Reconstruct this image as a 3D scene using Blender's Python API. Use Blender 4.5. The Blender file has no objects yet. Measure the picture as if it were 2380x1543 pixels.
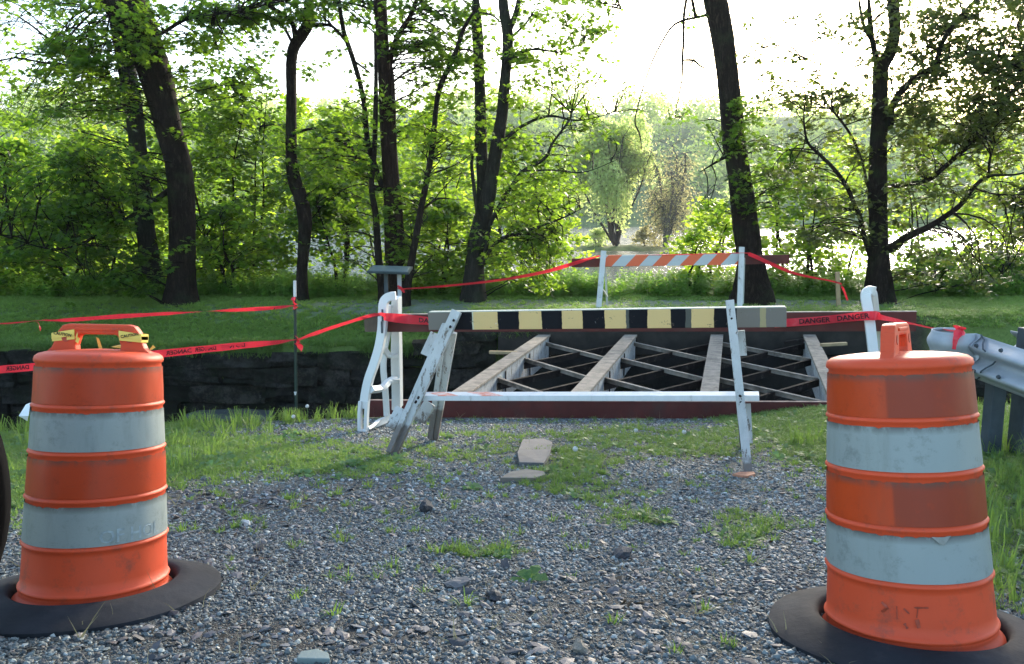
import bpy, bmesh, math, random
import numpy as np
from mathutils import Vector, Matrix, noise as mnoise
R = math.radians
S = bpy.context.scene
COL = S.collection
rng = np.random.default_rng(7)
random.seed(7)

# ------------------------------------------------------------------ camera, sky, sun, exposure
PITCH = R(8.5)
CAMZ = 2.16
FPX = 1880.0
cd = bpy.data.cameras.new('camera')
cam = bpy.data.objects.new('camera', cd)
COL.objects.link(cam)
cam.location = (0, 0, CAMZ)
cam.rotation_euler = (math.pi / 2 - PITCH, 0, 0)
cd.sensor_width = 36
cd.lens = 36 * FPX / 2380
cd.clip_start = 0.05
cd.clip_end = 6000
S.camera = cam

SUN_AZ, SUN_EL = R(24), R(14)
w = bpy.data.worlds.new("World")
S.world = w
w.use_nodes = True
wn = w.node_tree
bg = wn.nodes['Background']
sky = wn.nodes.new('ShaderNodeTexSky')
sky.sky_type = 'NISHITA'
sky.sun_disc = False
sky.sun_elevation = SUN_EL
sky.sun_rotation = SUN_AZ
sky.air_density = 1.0
sky.dust_density = 1.5
sky.ozone_density = 1.5
wn.links.new(sky.outputs[0], bg.inputs[0])
bg.inputs[1].default_value = 0.15
sl = bpy.data.lights.new('sun', 'SUN')
sun = bpy.data.objects.new('sun', sl)
COL.objects.link(sun)
sl.energy = 2.3
sl.angle = R(10)
sl.color = (1.0, 0.9, 0.74)
sd = Vector((math.sin(SUN_AZ) * math.cos(SUN_EL), math.cos(SUN_AZ) * math.cos(SUN_EL), math.sin(SUN_EL)))
sun.rotation_euler = (-sd).to_track_quat('-Z', 'Y').to_euler()
sun.location = (20, 40, 30)
S.render.engine = 'CYCLES'
S.view_settings.view_transform = 'Standard'
S.view_settings.look = 'None'
S.view_settings.gamma = 1
S.view_settings.use_curve_mapping = False
S.view_settings.exposure = 2.3
S.cycles.max_bounces = 8
S.cycles.transparent_max_bounces = 8

# ------------------------------------------------------------------ measuring helpers
CP, SP = math.cos(PITCH), math.sin(PITCH)
def P(x, y, Y):
    """world point at distance Y seen at the photograph's (x, y), 2380 wide"""
    dx, dy = (x - 1190) / FPX, (771.5 - y) / FPX
    d = Vector((dx, CP + dy * SP, -SP + dy * CP))
    t = Y / d.y
    return Vector((d.x * t, Y, CAMZ + d.z * t))
def smooth(t):
    t = np.clip(t, 0, 1)
    return t * t * (3 - 2 * t)
def wav(X, Y, s=1.0, k=0.0):
    return (np.sin(X * 1.7 * s + k) * np.cos(Y * 1.3 * s + 2 * k) + .5 * np.sin(X * 3.9 * s + Y * 2.3 * s + k) + .3 * np.cos(X * 7.1 * s - Y * 6.3 * s + 3 * k)) / 1.8
def near_z(X, Y):
    X = np.asarray(X, float); Y = np.asarray(Y, float)
    z = 1.144 - .151 * Y
    z = np.where(Y < 0, 1.144 - .04 * Y, z)
    z = z + .14 * smooth((X - 2.1) / 1.6) + .014 * wav(X, Y, 1.3, 1.0) * smooth((Y - 3) / 3)
    return z
def edge_y(X):
    return 9.5 - .45 * np.clip(-1.7 - X, 0, 4) + .05 * np.sin(X * 3.1)
WALL_Y = 14.3
def far_z(X, Y):
    X = np.asarray(X, float); Y = np.asarray(Y, float)
    left = smooth((.2 - X) / 1.6)
    start = -.26 * left + .10 * (1 - left)
    t = smooth((Y - WALL_Y) / (2.6 * left + .5 * (1 - left)))
    z = start + (.25 - start) * t
    z = z + .03 * wav(X, Y, .6, 2.0)
    z = z - 3.9 * smooth((Y - 18.4) / 15)
    return z
def G(x, y):
    Y = 5.0
    for _ in range(60):
        p = P(x, y, Y)
        Y += (p.z - float(near_z(p.x, Y))) * 1.5
    return P(x, y, Y)
def toD(X, Y, Z):
    """numpy world -> picture coordinates (used only to read the ground cover map)"""
    zz = Z - CAMZ
    dep = Y * CP - zz * SP
    up = Y * SP + zz * CP
    return 1190 + FPX * X / dep, 771.5 - FPX * up / dep

# ------------------------------------------------------------------ object helpers
def link(o, parent=None):
    COL.objects.link(o)
    if parent is not None:
        o.parent = parent
    return o
def tag(o, label=None, cat=None, group=None, kind=None):
    if label: o['label'] = label
    if cat: o['category'] = cat
    if group: o['group'] = group
    if kind: o['kind'] = kind
    return o
def thing(name, loc, label, cat, group=None, rot=(0, 0, 0)):
    o = bpy.data.objects.new(name, None)
    o.empty_display_size = .1
    o.location = loc
    o.rotation_euler = rot
    COL.objects.link(o)
    return tag(o, label, cat, group)
def fix(parent):
    """matrix that brings world coordinates into the parent's own frame"""
    if parent is None: return Matrix.Identity(4)
    m = Matrix.LocRotScale(parent.location, parent.rotation_euler, parent.scale)
    if parent.parent is not None:
        return m.inverted() @ fix(parent.parent)
    return m.inverted()
def obj(name, me, parent=None, mat=None):
    o = bpy.data.objects.new(name, me)
    if mat is not None:
        me.materials.clear(); me.materials.append(mat)
    return link(o, parent)
class MB:
    def __init__(s): s.v = []; s.f = []
    def add(s, vs, fs):
        b = len(s.v)
        s.v += [tuple(v) for v in vs]
        s.f += [tuple(i + b for i in f) for f in fs]
    def box(s, c, size, M=None):
        c = Vector(c); hx, hy, hz = size[0] / 2, size[1] / 2, size[2] / 2
        vs = [Vector((x, y, z)) for x in (-hx, hx) for y in (-hy, hy) for z in (-hz, hz)]
        if M is not None: vs = [M @ v for v in vs]
        s.add([v + c for v in vs], [(0, 1, 3, 2), (4, 6, 7, 5), (0, 4, 5, 1), (2, 3, 7, 6), (0, 2, 6, 4), (1, 5, 7, 3)])
    def bar(s, a, b, wid, thk, up=(0, 0, 1)):
        """box from a to b; wid along the axis across, thk along up"""
        a, b = Vector(a), Vector(b)
        d = (b - a).normalized()
        side = d.cross(Vector(up)).normalized()
        u = side.cross(d).normalized()
        M = Matrix((d, side, u)).transposed()
        s.box((a + b) / 2, ((b - a).length, wid, thk), M)
    def tube(s, pts, rad, n=8, caps=True, jit=0.0, flute=0.0):
        pts = [Vector(p) for p in pts]
        base = len(s.v)
        prev = None
        ph = random.random() * 6
        for i, p in enumerate(pts):
            d = (pts[min(i + 1, len(pts) - 1)] - pts[max(i - 1, 0)]).normalized()
            if prev is None:
                a = Vector((1, 0, 0)) if abs(d.x) < .8 else Vector((0, 0, 1))
            else: a = prev
            u = (a - d * a.dot(d)).normalized(); prev = u
            v = d.cross(u)
            for k in range(n):
                t = 2 * math.pi * k / n
                r = rad[i] * (1 + jit * (random.random() - .5) + flute * math.sin(t * 3 + ph + i * .15) + flute * .6 * math.sin(t * 5 + ph * 2 - i * .1))
                s.v.append(tuple(p + (u * math.cos(t) + v * math.sin(t)) * r))
        for i in range(len(pts) - 1):
            for k in range(n):
                a = base + i * n + k; b = base + i * n + (k + 1) % n
                s.f.append((a, b, b + n, a + n))
        if caps:
            s.f.append(tuple(base + k for k in range(n))[::-1])
            s.f.append(tuple(base + (len(pts) - 1) * n + k for k in range(n)))
    def prism(s, outline, depth, M=None):
        """outline list of (x, z) extruded along y by depth, centred"""
        n = len(outline)
        vs = [Vector((x, -depth / 2, z)) for x, z in outline] + [Vector((x, depth / 2, z)) for x, z in outline]
        if M is not None: vs = [M @ v for v in vs]
        fs = [tuple(range(n)), tuple(range(n, 2 * n))[::-1]] + [(i, i + n, (i + 1) % n + n, (i + 1) % n) for i in range(n)]
        s.add(vs, fs)
    def lathe(s, prof, n=64, M=None):
        base = len(s.v)
        for r, z in prof:
            for k in range(n):
                t = 2 * math.pi * k / n
                v = Vector((r * math.cos(t), r * math.sin(t), z))
                if M is not None: v = M @ v
                s.v.append(tuple(v))
        for i in range(len(prof) - 1):
            for k in range(n):
                a = base + i * n + k; b = base + i * n + (k + 1) % n
                s.f.append((a, b, b + n, a + n))
    def build(s, name, mat, parent=None, local=False, smoothf=False, bevel=0.0, rough=0.0, angle=None):
        me = bpy.data.meshes.new(name)
        V = s.v
        if parent is not None and not local:
            M = fix(parent)
            V = [tuple(M @ Vector(v)) for v in V]
        me.from_pydata(V, [], s.f)
        if bevel > 0:
            bm = bmesh.new(); bm.from_mesh(me)
            bmesh.ops.recalc_face_normals(bm, faces=bm.faces)
            ed = [e for e in bm.edges if len(e.link_faces) == 2 and e.calc_face_angle(0) > .6]
            bmesh.ops.bevel(bm, geom=ed, offset=bevel, segments=2, affect='EDGES', profile=.6)
            bm.to_mesh(me); bm.free()
        if rough > 0:
            for v in me.vertices:
                v.co += mnoise.noise_vector(v.co * 9.0) * rough
        me.materials.append(mat)
        if smoothf or angle:
            me.polygons.foreach_set('use_smooth', [True] * len(me.polygons))
            if angle:
                me.set_sharp_from_angle(angle=R(angle))
        me.validate()
        me.update()
        return link(bpy.data.objects.new(name, me), parent)
def mesh_np(name, V, F, mat, parent=None, smoothf=False):
    V = np.asarray(V, np.float32); F = np.asarray(F, np.int32)
    if parent is not None:
        M = np.array(fix(parent))
        V = (V @ M[:3, :3].T + M[:3, 3]).astype(np.float32)
    me = bpy.data.meshes.new(name)
    me.vertices.add(len(V)); me.vertices.foreach_set('co', V.ravel())
    nf, k = F.shape
    me.loops.add(nf * k); me.loops.foreach_set('vertex_index', F.ravel())
    me.polygons.add(nf); me.polygons.foreach_set('loop_start', np.arange(0, nf * k, k, dtype=np.int32))
    if smoothf: me.polygons.foreach_set('use_smooth', np.ones(nf, bool))
    me.materials.append(mat)
    me.update(calc_edges=True)
    return link(bpy.data.objects.new(name, me), parent)
def catmull(pts, sub=6):
    """pts rows (x,y,z,r...) -> smooth rows"""
    A = np.array(pts, float)
    out = []
    n = len(A)
    for i in range(n - 1):
        p0, p1, p2, p3 = A[max(i - 1, 0)], A[i], A[i + 1], A[min(i + 2, n - 1)]
        for k in range(sub):
            t = k / sub
            out.append(.5 * ((2 * p1) + (-p0 + p2) * t + (2 * p0 - 5 * p1 + 4 * p2 - p3) * t * t + (-p0 + 3 * p1 - 3 * p2 + p3) * t ** 3))
    out.append(A[-1])
    return np.array(out)

# ------------------------------------------------------------------ materials
class NT:
    def __init__(s, name):
        s.m = bpy.data.materials.new(name); s.m.use_nodes = True
        s.t = s.m.node_tree; s.n = s.t.nodes; s.l = s.t.links
        s.b = s.n['Principled BSDF']; s.out = s.n['Material Output']
    def node(s, typ, ins=None, **kw):
        n = s.n.new(typ)
        for k, v in kw.items(): setattr(n, k, v)
        for k, v in (ins or {}).items():
            if isinstance(v, bpy.types.NodeSocket): s.l.new(v, n.inputs[k])
            else: n.inputs[k].default_value = v
        return n
    def coord(s, which='Object'): return s.node('ShaderNodeTexCoord').outputs[which]
    def mapping(s, vec, scale=(1, 1, 1), loc=(0, 0, 0), rot=(0, 0, 0)):
        return s.node('ShaderNodeMapping', {'Vector': vec, 'Scale': scale, 'Location': loc, 'Rotation': rot}).outputs[0]
    def noise(s, vec, scale=5, detail=4, rough=.6, out='Fac'):
        return s.node('ShaderNodeTexNoise', {'Vector': vec, 'Scale': scale, 'Detail': detail, 'Roughness': rough}).outputs[out]
    def ramp(s, fac, stops, interp='LINEAR'):
        r = s.node('ShaderNodeValToRGB', {'Fac': fac}); cr = r.color_ramp; cr.interpolation = interp
        while len(cr.elements) < len(stops): cr.elements.new(.5)
        for e, (p, c) in zip(cr.elements, stops):
            e.position = p; e.color = (*c, 1) if len(c) == 3 else c
        return r.outputs[0]
    def mix(s, fac, a, b, mode='MIX'):
        n = s.node('ShaderNodeMix', data_type='RGBA', blend_type=mode)
        for i, v in ((0, fac), (6, a), (7, b)):
            if isinstance(v, bpy.types.NodeSocket): s.l.new(v, n.inputs[i])
            else: n.inputs[i].default_value = v if i == 0 else (*v, 1)
        return n.outputs[2]
    def math(s, op, a, b=0.0, clamp=False):
        n = s.node('ShaderNodeMath', operation=op); n.use_clamp = clamp
        for i, v in ((0, a), (1, b)):
            if isinstance(v, bpy.types.NodeSocket): s.l.new(v, n.inputs[i])
            else: n.inputs[i].default_value = v
        return n.outputs[0]
    def col(s, v): 
        if isinstance(v, bpy.types.NodeSocket): s.l.new(v, s.b.inputs['Base Color'])
        else: s.b.inputs['Base Color'].default_value = (*v, 1)
    def rough(s, v):
        if isinstance(v, bpy.types.NodeSocket): s.l.new(v, s.b.inputs['Roughness'])
        else: s.b.inputs['Roughness'].default_value = v
    def bump(s, h, strength=.4, dist=.01):
        n = s.node('ShaderNodeBump', {'Height': h, 'Strength': strength, 'Distance': dist})
        s.l.new(n.outputs[0], s.b.inputs['Normal'])
    def spec(s, v): s.b.inputs['Specular IOR Level'].default_value = v

def m_plain(name, c, rough=.6, var=.35, scale=6, bump=.2, spec=.3, metal=0.0, dirt=None, dscale=2.5, dlo=.55, dhi=.75):
    t = NT(name); co = t.coord()
    n = t.noise(co, scale, 5)
    lo = tuple(x * (1 - var) for x in c); hi = tuple(min(1, x * (1 + var)) for x in c)
    cc = t.ramp(n, [(.3, lo), (.7, hi)])
    if dirt:
        d = t.ramp(t.noise(co, dscale, 8, .75), [(dlo, (0, 0, 0)), (dhi, (1, 1, 1))])
        cc = t.mix(d, cc, dirt)
    t.col(cc); t.rough(rough); t.spec(spec); t.b.inputs['Metallic'].default_value = metal
    t.bump(t.noise(co, scale * 6, 4), bump, .004)
    return t.m

def m_leaf(name, c1, c2, trans, tfac=.5, rough=.5):
    t = NT(name)
    g = t.node('ShaderNodeNewGeometry')
    rnd = g.outputs['Random Per Island']
    cc = t.ramp(rnd, [(0, c1), (.6, c2), (1, tuple(x * 1.35 for x in c2))])
    t.col(cc); t.rough(rough); t.spec(.25)
    tr = t.node('ShaderNodeBsdfTranslucent')
    tc = t.ramp(rnd, [(0, tuple(x * .65 for x in trans)), (1, trans)])
    t.l.new(tc, tr.inputs[0])
    mx = t.node('ShaderNodeMixShader', {0: tfac})
    t.l.new(t.b.outputs[0], mx.inputs[1]); t.l.new(tr.outputs[0], mx.inputs[2])
    t.l.new(mx.outputs[0], t.out.inputs[0])
    return t.m
def m_leaf_inst(name, c1, c2, trans, tfac=.35):
    t = NT(name)
    oi = t.node('ShaderNodeObjectInfo').outputs['Random']
    g = t.node('ShaderNodeNewGeometry').outputs['Random Per Island']
    f = t.math('ADD', t.math('MULTIPLY', oi, .6), t.math('MULTIPLY', g, .4))
    cc = t.ramp(f, [(0.1, c1), (.8, c2), (1, tuple(min(1, x * 1.6) for x in c2))])
    t.col(cc); t.rough(.55); t.spec(.2)
    tr = t.node('ShaderNodeBsdfTranslucent'); tr.inputs[0].default_value = (*trans, 1)
    mx = t.node('ShaderNodeMixShader', {0: tfac})
    t.l.new(t.b.outputs[0], mx.inputs[1]); t.l.new(tr.outputs[0], mx.inputs[2])
    t.l.new(mx.outputs[0], t.out.inputs[0])
    return t.m

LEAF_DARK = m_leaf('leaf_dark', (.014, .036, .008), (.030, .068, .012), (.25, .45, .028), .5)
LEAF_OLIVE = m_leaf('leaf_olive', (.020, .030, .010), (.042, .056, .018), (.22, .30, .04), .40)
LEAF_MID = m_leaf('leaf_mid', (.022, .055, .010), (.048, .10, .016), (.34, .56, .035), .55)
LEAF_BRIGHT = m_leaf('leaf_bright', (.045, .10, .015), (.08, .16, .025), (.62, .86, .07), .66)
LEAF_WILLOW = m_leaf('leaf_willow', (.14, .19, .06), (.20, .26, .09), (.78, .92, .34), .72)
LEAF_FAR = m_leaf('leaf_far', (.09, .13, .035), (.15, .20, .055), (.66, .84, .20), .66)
LEAF_BROWN = m_leaf('leaf_new', (.12, .115, .055), (.17, .16, .07), (.62, .58, .26), .62)
GRASS = m_leaf_inst('grass_blade', (.07, .125, .03), (.13, .21, .055), (.26, .42, .07), .42)
WEED = m_leaf_inst('weed_leaf', (.07, .14, .045), (.13, .22, .08), (.28, .46, .10), .42)
STRAW = m_leaf_inst('straw', (.22, .19, .10), (.34, .30, .18), (.2, .2, .1))

def m_bark(name, c, c2, moss=None):
    t = NT(name); co = t.coord()
    wob = t.node('ShaderNodeVectorMath', {0: co, 1: t.node('ShaderNodeVectorMath', {0: t.noise(co, 3, 3, out='Color'), 1: (.12, .12, .12)}, operation='MULTIPLY').outputs[0]}, operation='ADD').outputs[0]
    n = t.noise(t.mapping(wob, (1, 1, .13)), 26, 9, .75)
    n2 = t.noise(co, 1.6, 5, .6)
    v = t.node('ShaderNodeTexVoronoi', {'Vector': t.mapping(wob, (1, 1, .16)), 'Scale': 30}, feature='DISTANCE_TO_EDGE').outputs['Distance']
    cc = t.ramp(n, [(.32, tuple(x * .55 for x in c)), (.5, c), (.68, c2)])
    cc = t.mix(t.math('MULTIPLY', n2, .5), cc, tuple(x * .6 for x in c))
    cc = t.mix(t.ramp(v, [(0, (.7, .7, .7)), (.07, (0, 0, 0))]), cc, tuple(x * .4 for x in c))
    if moss:
        cc = t.mix(t.ramp(t.noise(co, 2.2, 6, .7), [(.52, (0, 0, 0)), (.68, (.6, .6, .6))]), cc, moss)
    t.col(cc); t.rough(.95); t.spec(.08)
    t.bump(t.math('ADD', n, t.math('MULTIPLY', t.math('MINIMUM', v, .1), 3)), .8, .025)
    return t.m
BARK = m_bark('bark_brown', (.014, .010, .008), (.062, .048, .036), (.028, .038, .018))
BARK_GREY = m_bark('bark_grey', (.022, .021, .017), (.062, .058, .048), (.035, .045, .025))
BARK_THIN = m_bark('bark_thin', (.016, .012, .009), (.034, .026, .02))

DPLASTIC = m_plain('drum_plastic', (.58, .066, .020), .55, .10, 3, .12, .28, dirt=(.26, .055, .03), dscale=9, dlo=.54, dhi=.72)
def m_sheeting(name, c, dirtc, split=None):
    t = NT(name); co = t.coord()
    n = t.noise(co, 3, 5)
    cc = t.ramp(n, [(.3, tuple(x * .88 for x in c)), (.7, tuple(min(1, x * 1.06) for x in c))])
    sep = t.node('ShaderNodeSeparateXYZ', {0: co})
    # scratches and specks
    sc = t.ramp(t.noise(t.mapping(co, (1, 1, 5)), 26, 8, .8), [(.60, (0, 0, 0)), (.70, (.85, .85, .85))])
    cc = t.mix(sc, cc, dirtc)
    st = t.ramp(t.noise(t.mapping(co, (6, 6, 1)), 3.0, 6, .7), [(.52, (0, 0, 0)), (.75, (.35, .35, .35))])
    cc = t.mix(st, cc, dirtc)
    v = t.node('ShaderNodeTexVoronoi', {'Vector': co, 'Scale': 330.0}).outputs['Distance']
    cc = t.mix(t.math('MULTIPLY', v, .35), cc, tuple(x * .75 for x in c))
    if split:
        f = t.ramp(t.math('ADD', sep.outputs[0], .5), [(split[0], (0, 0, 0)), (split[0] + .008, (.8, .8, .8))])
        cc = t.mix(f, cc, split[1])
    gz = None      # grime caught under each rib, along the upper edge of the film
    for zt in (.884, .722, .553, .388):
        d = t.math('SUBTRACT', zt, sep.outputs[2]); inb = t.math('MULTIPLY', t.math('GREATER_THAN', d, -.004), t.math('SUBTRACT', 1.0, t.math('DIVIDE', d, .030), True))
        gz = inb if gz is None else t.math('ADD', gz, inb)
    gn = t.ramp(t.noise(t.mapping(co, (1, 1, .6)), 14, 7, .75), [(.38, (.15, .15, .15)), (.52, (1, 1, 1))])
    cc = t.mix(t.math('MULTIPLY', t.math('MULTIPLY', gz, gn), .95), cc, (.06, .045, .035))
    bl = t.ramp(t.noise(co, 9, 10, .85), [(.54, (0, 0, 0)), (.62, (.75, .75, .75))])
    cc = t.mix(bl, cc, tuple(x * .62 for x in c))
    t.col(cc); t.rough(.45); t.spec(.3)
    t.bump(t.noise(co, 5, 4), .25, .006)
    return t.m
SHEET_O = m_sheeting('sheeting_orange', (.42, .038, .004), (.15, .04, .02))
SHEET_W = m_sheeting('sheeting_white', (.25, .285, .27), (.08, .08, .07))
SHEET_O2 = m_sheeting('sheeting_orange_seamed', (.46, .045, .004), (.15, .04, .02), (.37, (.17, .022, .007)))
SHEET_W2 = m_sheeting('sheeting_white_seamed', (.25, .285, .27), (.08, .08, .07), (.37, (.235, .27, .262)))
RUBBER = m_plain('rubber', (.017, .019, .023), .85, .4, 4, .6, .15, dirt=(.05, .05, .052), dlo=.5, dhi=.8, dscale=3)
GALV = m_plain('galvanised', (.36, .39, .41), .68, .18, 5, .15, .5, metal=.35, dirt=(.22, .24, .25), dlo=.5, dhi=.8)
GALV_D = m_plain('galvanised_dark', (.055, .07, .08), .6, .3, 5, .2, .3, metal=.2)
REDP = m_plain('red_board', (.085, .019, .015), .7, .25, 4, .3, .3, dirt=(.07, .035, .03), dlo=.5, dhi=.75)
GREYW = m_plain('grey_wood', (.24, .205, .165), .85, .35, 8, .6, .2, dirt=(.08, .065, .055), dlo=.5, dhi=.68)
CONC = m_plain('old_concrete', (.022, .021, .019), .9, .4, 5, .8, .2, dirt=(.010, .010, .009), dlo=.45, dhi=.7)
STEELD = m_plain('dark_steel', (.018, .014, .012), .85, .5, 8, .4, .1, dirt=(.09, .08, .07), dlo=.56, dhi=.75, dscale=9)
PVC = m_plain('white_plastic', (.60, .60, .57), .5, .05, 5, .08, .4, dirt=(.38, .37, .32), dlo=.58, dhi=.85, dscale=6)
SIGNM = m_plain('sign_metal', (.03, .05, .055), .35, .3, 5, .1, .5)
POSTG = m_plain('green_steel', (.022, .045, .032), .6, .3, 8, .2, .4)
POSTW = m_plain('white_steel', (.6, .62, .6), .6, .1, 8, .2, .4)
STAKE = m_plain('stake_wood', (.30, .22, .12), .8, .25, 8, .4, .2)
TAN = m_plain('tan_stone', (.20, .175, .14), .85, .2, 8, .4, .2)
SLATE = m_plain('slate', (.115, .112, .112), .75, .2, 6, .4, .3, dirt=(.08, .085, .08))
BRICKM = m_plain('broken_brick', (.42, .20, .12), .9, .25, 12, .5, .2)
BLACKP = m_plain('black_print', (.02, .012, .014), .6, .2, 5, .05, .2)
FADEP = m_plain('faded_print', (.24, .29, .30), .5, .3, 40, .05, .3)
SMUDGE = m_plain('smudge', (.27, .045, .02), .6, .4, 40, .05, .3)
WHITEB = m_plain('white_scrap', (.75, .75, .74), .6, .05, 5, .05, .3)
DARKR = m_plain('dark_rock', (.035, .037, .042), .7, .4, 14, .5, .35)
FLUFF = m_plain('dandelion_fluff', (.62, .62, .58), .9, .1, 5, .0, .1)

def m_painted_wood(name, c, chip=(.17, .14, .11), amount=.60, feet=False):
    t = NT(name); co = t.coord()
    mp = t.mapping(co, (3, 3, .6))
    n = t.noise(co, 5, 5)
    cc = t.ramp(n, [(.3, tuple(x * .85 for x in c)), (.7, c)])
    ch = t.ramp(t.noise(mp, 7, 9, .78), [(amount, (0, 0, 0)), (amount + .03, (1, 1, 1))])
    cc = t.mix(ch, cc, chip)
    st = t.ramp(t.noise(mp, 3, 6, .7), [(.5, (0, 0, 0)), (.75, (.5, .5, .5))])
    cc = t.mix(st, cc, tuple(x * .5 for x in c))
    if feet:
        zz = t.math('ADD', t.node('ShaderNodeSeparateXYZ', {0: co}).outputs[2], t.math('MULTIPLY', t.noise(co, 9, 5, .7), -.28))
        cc = t.mix(t.ramp(zz, [(0, (.85, .85, .85)), (.05, (0, 0, 0))]), cc, (.13, .10, .08))
    gr_ = t.noise(t.mapping(co, (18, 18, 1.2)), 6, 6, .7)
    cc = t.mix(t.ramp(gr_, [(.55, (0, 0, 0)), (.72, (.45, .45, .45))]), cc, tuple(x * .45 for x in c))
    t.col(cc); t.rough(.75); t.spec(.2)
    t.bump(t.math('SUBTRACT', gr_, ch), .5, .003)
    return t.m
WPAINT = m_painted_wood('white_painted_wood', (.54, .54, .51))
WPAINT2 = m_painted_wood('white_painted_leg', (.50, .495, .465), amount=.56, feet=True)
SIDEW = m_painted_wood('peeling_white', (.46, .46, .44), (.16, .13, .10), .53)

# ------------------------------------------------------------------ ground cover map
def blob(x, y, cx, cy, rx, ry, soft=.5):
    d = np.sqrt(((x - cx) / rx) ** 2 + ((y - cy) / ry) ** 2)
    return np.clip((1 + soft - d) / (2 * soft), 0, 1)
def grass_cover(X, Y):
    """0 bare gravel .. 1 grass on the near side"""
    x, y = toD(X, Y, near_z(X, Y))
    n = wav(X, Y, 2.6, .7) * .5 + wav(X, Y, 6.0, 2.1) * .35
    g = np.zeros_like(x)
    for b in ((480, 1060, 330, 58, .85), (250, 1075, 380, 70, .95), (1150, 1045, 420, 26, .42), (1600, 1030, 330, 38, .62),
              (1310, 1085, 120, 55, .8), (1420, 1150, 110, 50, .5), (1740, 1235, 80, 45, .7), (1080, 1285, 120, 14, .8),
              (1470, 1205, 90, 20, .6), (2330, 1120, 90, 200, 1.0), (2330, 1300, 70, 120, .7), (1860, 1020, 90, 60, .9), (760, 1075, 200, 35, .8),
              (1370, 1470, 60, 25, .45), (690, 1390, 60, 15, .3), (1660, 1500, 120, 40, .3), (30, 1120, 60, 90, 1.0), (1500, 1010, 500, 22, .5)):
        g = np.maximum(g, b[4] * blob(x, y, *b[:4]))
    g = np.where(X > 2.15 + .3 * n, np.maximum(g, smooth((X - 2.0) / .6)), g)
    g = np.where(X < -3.2, np.maximum(g, .9), g)
    g = g - .75 * blob(x, y, 1190, 985, 170, 16)       # gravel strip by the red plank
    n2 = wav(X, Y, 11.0, 4.1) * .5 + wav(X, Y, 19.0, 1.3) * .4
    g = np.clip(g + (n * .42 + n2 * .38) * np.clip(g * 4, .12, 1), 0, 1)
    return g
def dark_cover(X, Y):
    x, y = toD(X, Y, near_z(X, Y))
    n = wav(X, Y, 3.1, 1.7) * .5 + wav(X, Y, 7.0, .3) * .3
    d = np.zeros_like(x)
    for b in ((560, 1165, 330, 28, 1.0), (480, 1210, 160, 40, .6), (700, 1480, 420, 45, .8), (1400, 1400, 300, 60, .7), (900, 1130, 160, 14, .5), (1640, 1060, 120, 20, .5), (1450, 1510, 300, 40, .5)):
        d = np.maximum(d, b[4] * blob(x, y, *b[:4]))
    return np.clip(d + n * .3, 0, 1)

def m_ground():
    t = NT('ground_gravel'); co = t.coord()
    ga = t.node('ShaderNodeAttribute', attribute_name='cover')
    sep = t.node('ShaderNodeSeparateColor', {0: ga.outputs['Color']})
    g, dk = sep.outputs[0], sep.outputs[1]
    v = t.node('ShaderNodeTexVoronoi', {'Vector': co, 'Scale': 80.0, 'Randomness': 1.0})
    ve = t.node('ShaderNodeTexVoronoi', {'Vector': co, 'Scale': 80.0}, feature='DISTANCE_TO_EDGE')
    rv = t.node('ShaderNodeSeparateColor', {0: v.outputs['Color']}).outputs[0]
    stone = t.ramp(rv, [(0, (.03, .035, .034)), (.4, (.075, .09, .088)), (.8, (.14, .17, .165)), (1, (.28, .32, .31))])
    dirt = t.ramp(t.noise(co, 30, 6), [(.3, (.035, .033, .03)), (.7, (.09, .085, .075))])
    stone = t.mix(t.ramp(ve.outputs[0], [(.02, (1, 1, 1)), (.16, (0, 0, 0))]), stone, dirt)
    base = t.mix(t.math('MULTIPLY', dk, .9), stone, t.ramp(t.noise(co, 22, 8, .8), [(.35, (.016, .015, .015)), (.7, (.05, .047, .044))]))
    gn = t.math('ADD', g, t.math('MULTIPLY', t.math('SUBTRACT', t.noise(co, 14, 6, .7), .5), .9))
    turf = t.ramp(t.noise(co, 40, 6, .75), [(.3, (.03, .045, .015)), (.55, (.07, .11, .03)), (.75, (.13, .15, .06))])
    t.col(t.mix(t.ramp(gn, [(.35, (0, 0, 0)), (.62, (1, 1, 1))]), base, turf))
    t.rough(.8); t.spec(.25)
    t.bump(t.math('MINIMUM', ve.outputs[0], .3), 1.0, .02)
    return t.m
def m_lawn():
    t = NT('lawn_turf'); co = t.coord()
    ga = t.node('ShaderNodeAttribute', attribute_name='cover')
    sep = t.node('ShaderNodeSeparateColor', {0: ga.outputs['Color']})
    turf = t.ramp(t.noise(co, 18, 8, .8), [(.3, (.07, .11, .026)), (.5, (.12, .18, .045)), (.7, (.18, .24, .07))])
    path = t.ramp(t.noise(co, 30, 6, .7), [(.3, (.13, .15, .12)), (.7, (.27, .29, .25))])
    soil = t.ramp(t.noise(co, 12, 8, .7), [(.3, (.02, .017, .013)), (.7, (.07, .055, .04))])
    c = t.mix(t.math('MULTIPLY', sep.outputs[0], t.ramp(t.noise(co, 5, 6, .7), [(.3, (.4, .4, .4)), (.6, (1, 1, 1))])), turf, path)
    c = t.mix(sep.outputs[1], c, soil)
    t.col(c); t.rough(.9); t.spec(.15)
    t.bump(t.noise(co, 40, 6, .8), .8, .03)
    return t.m

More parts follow.
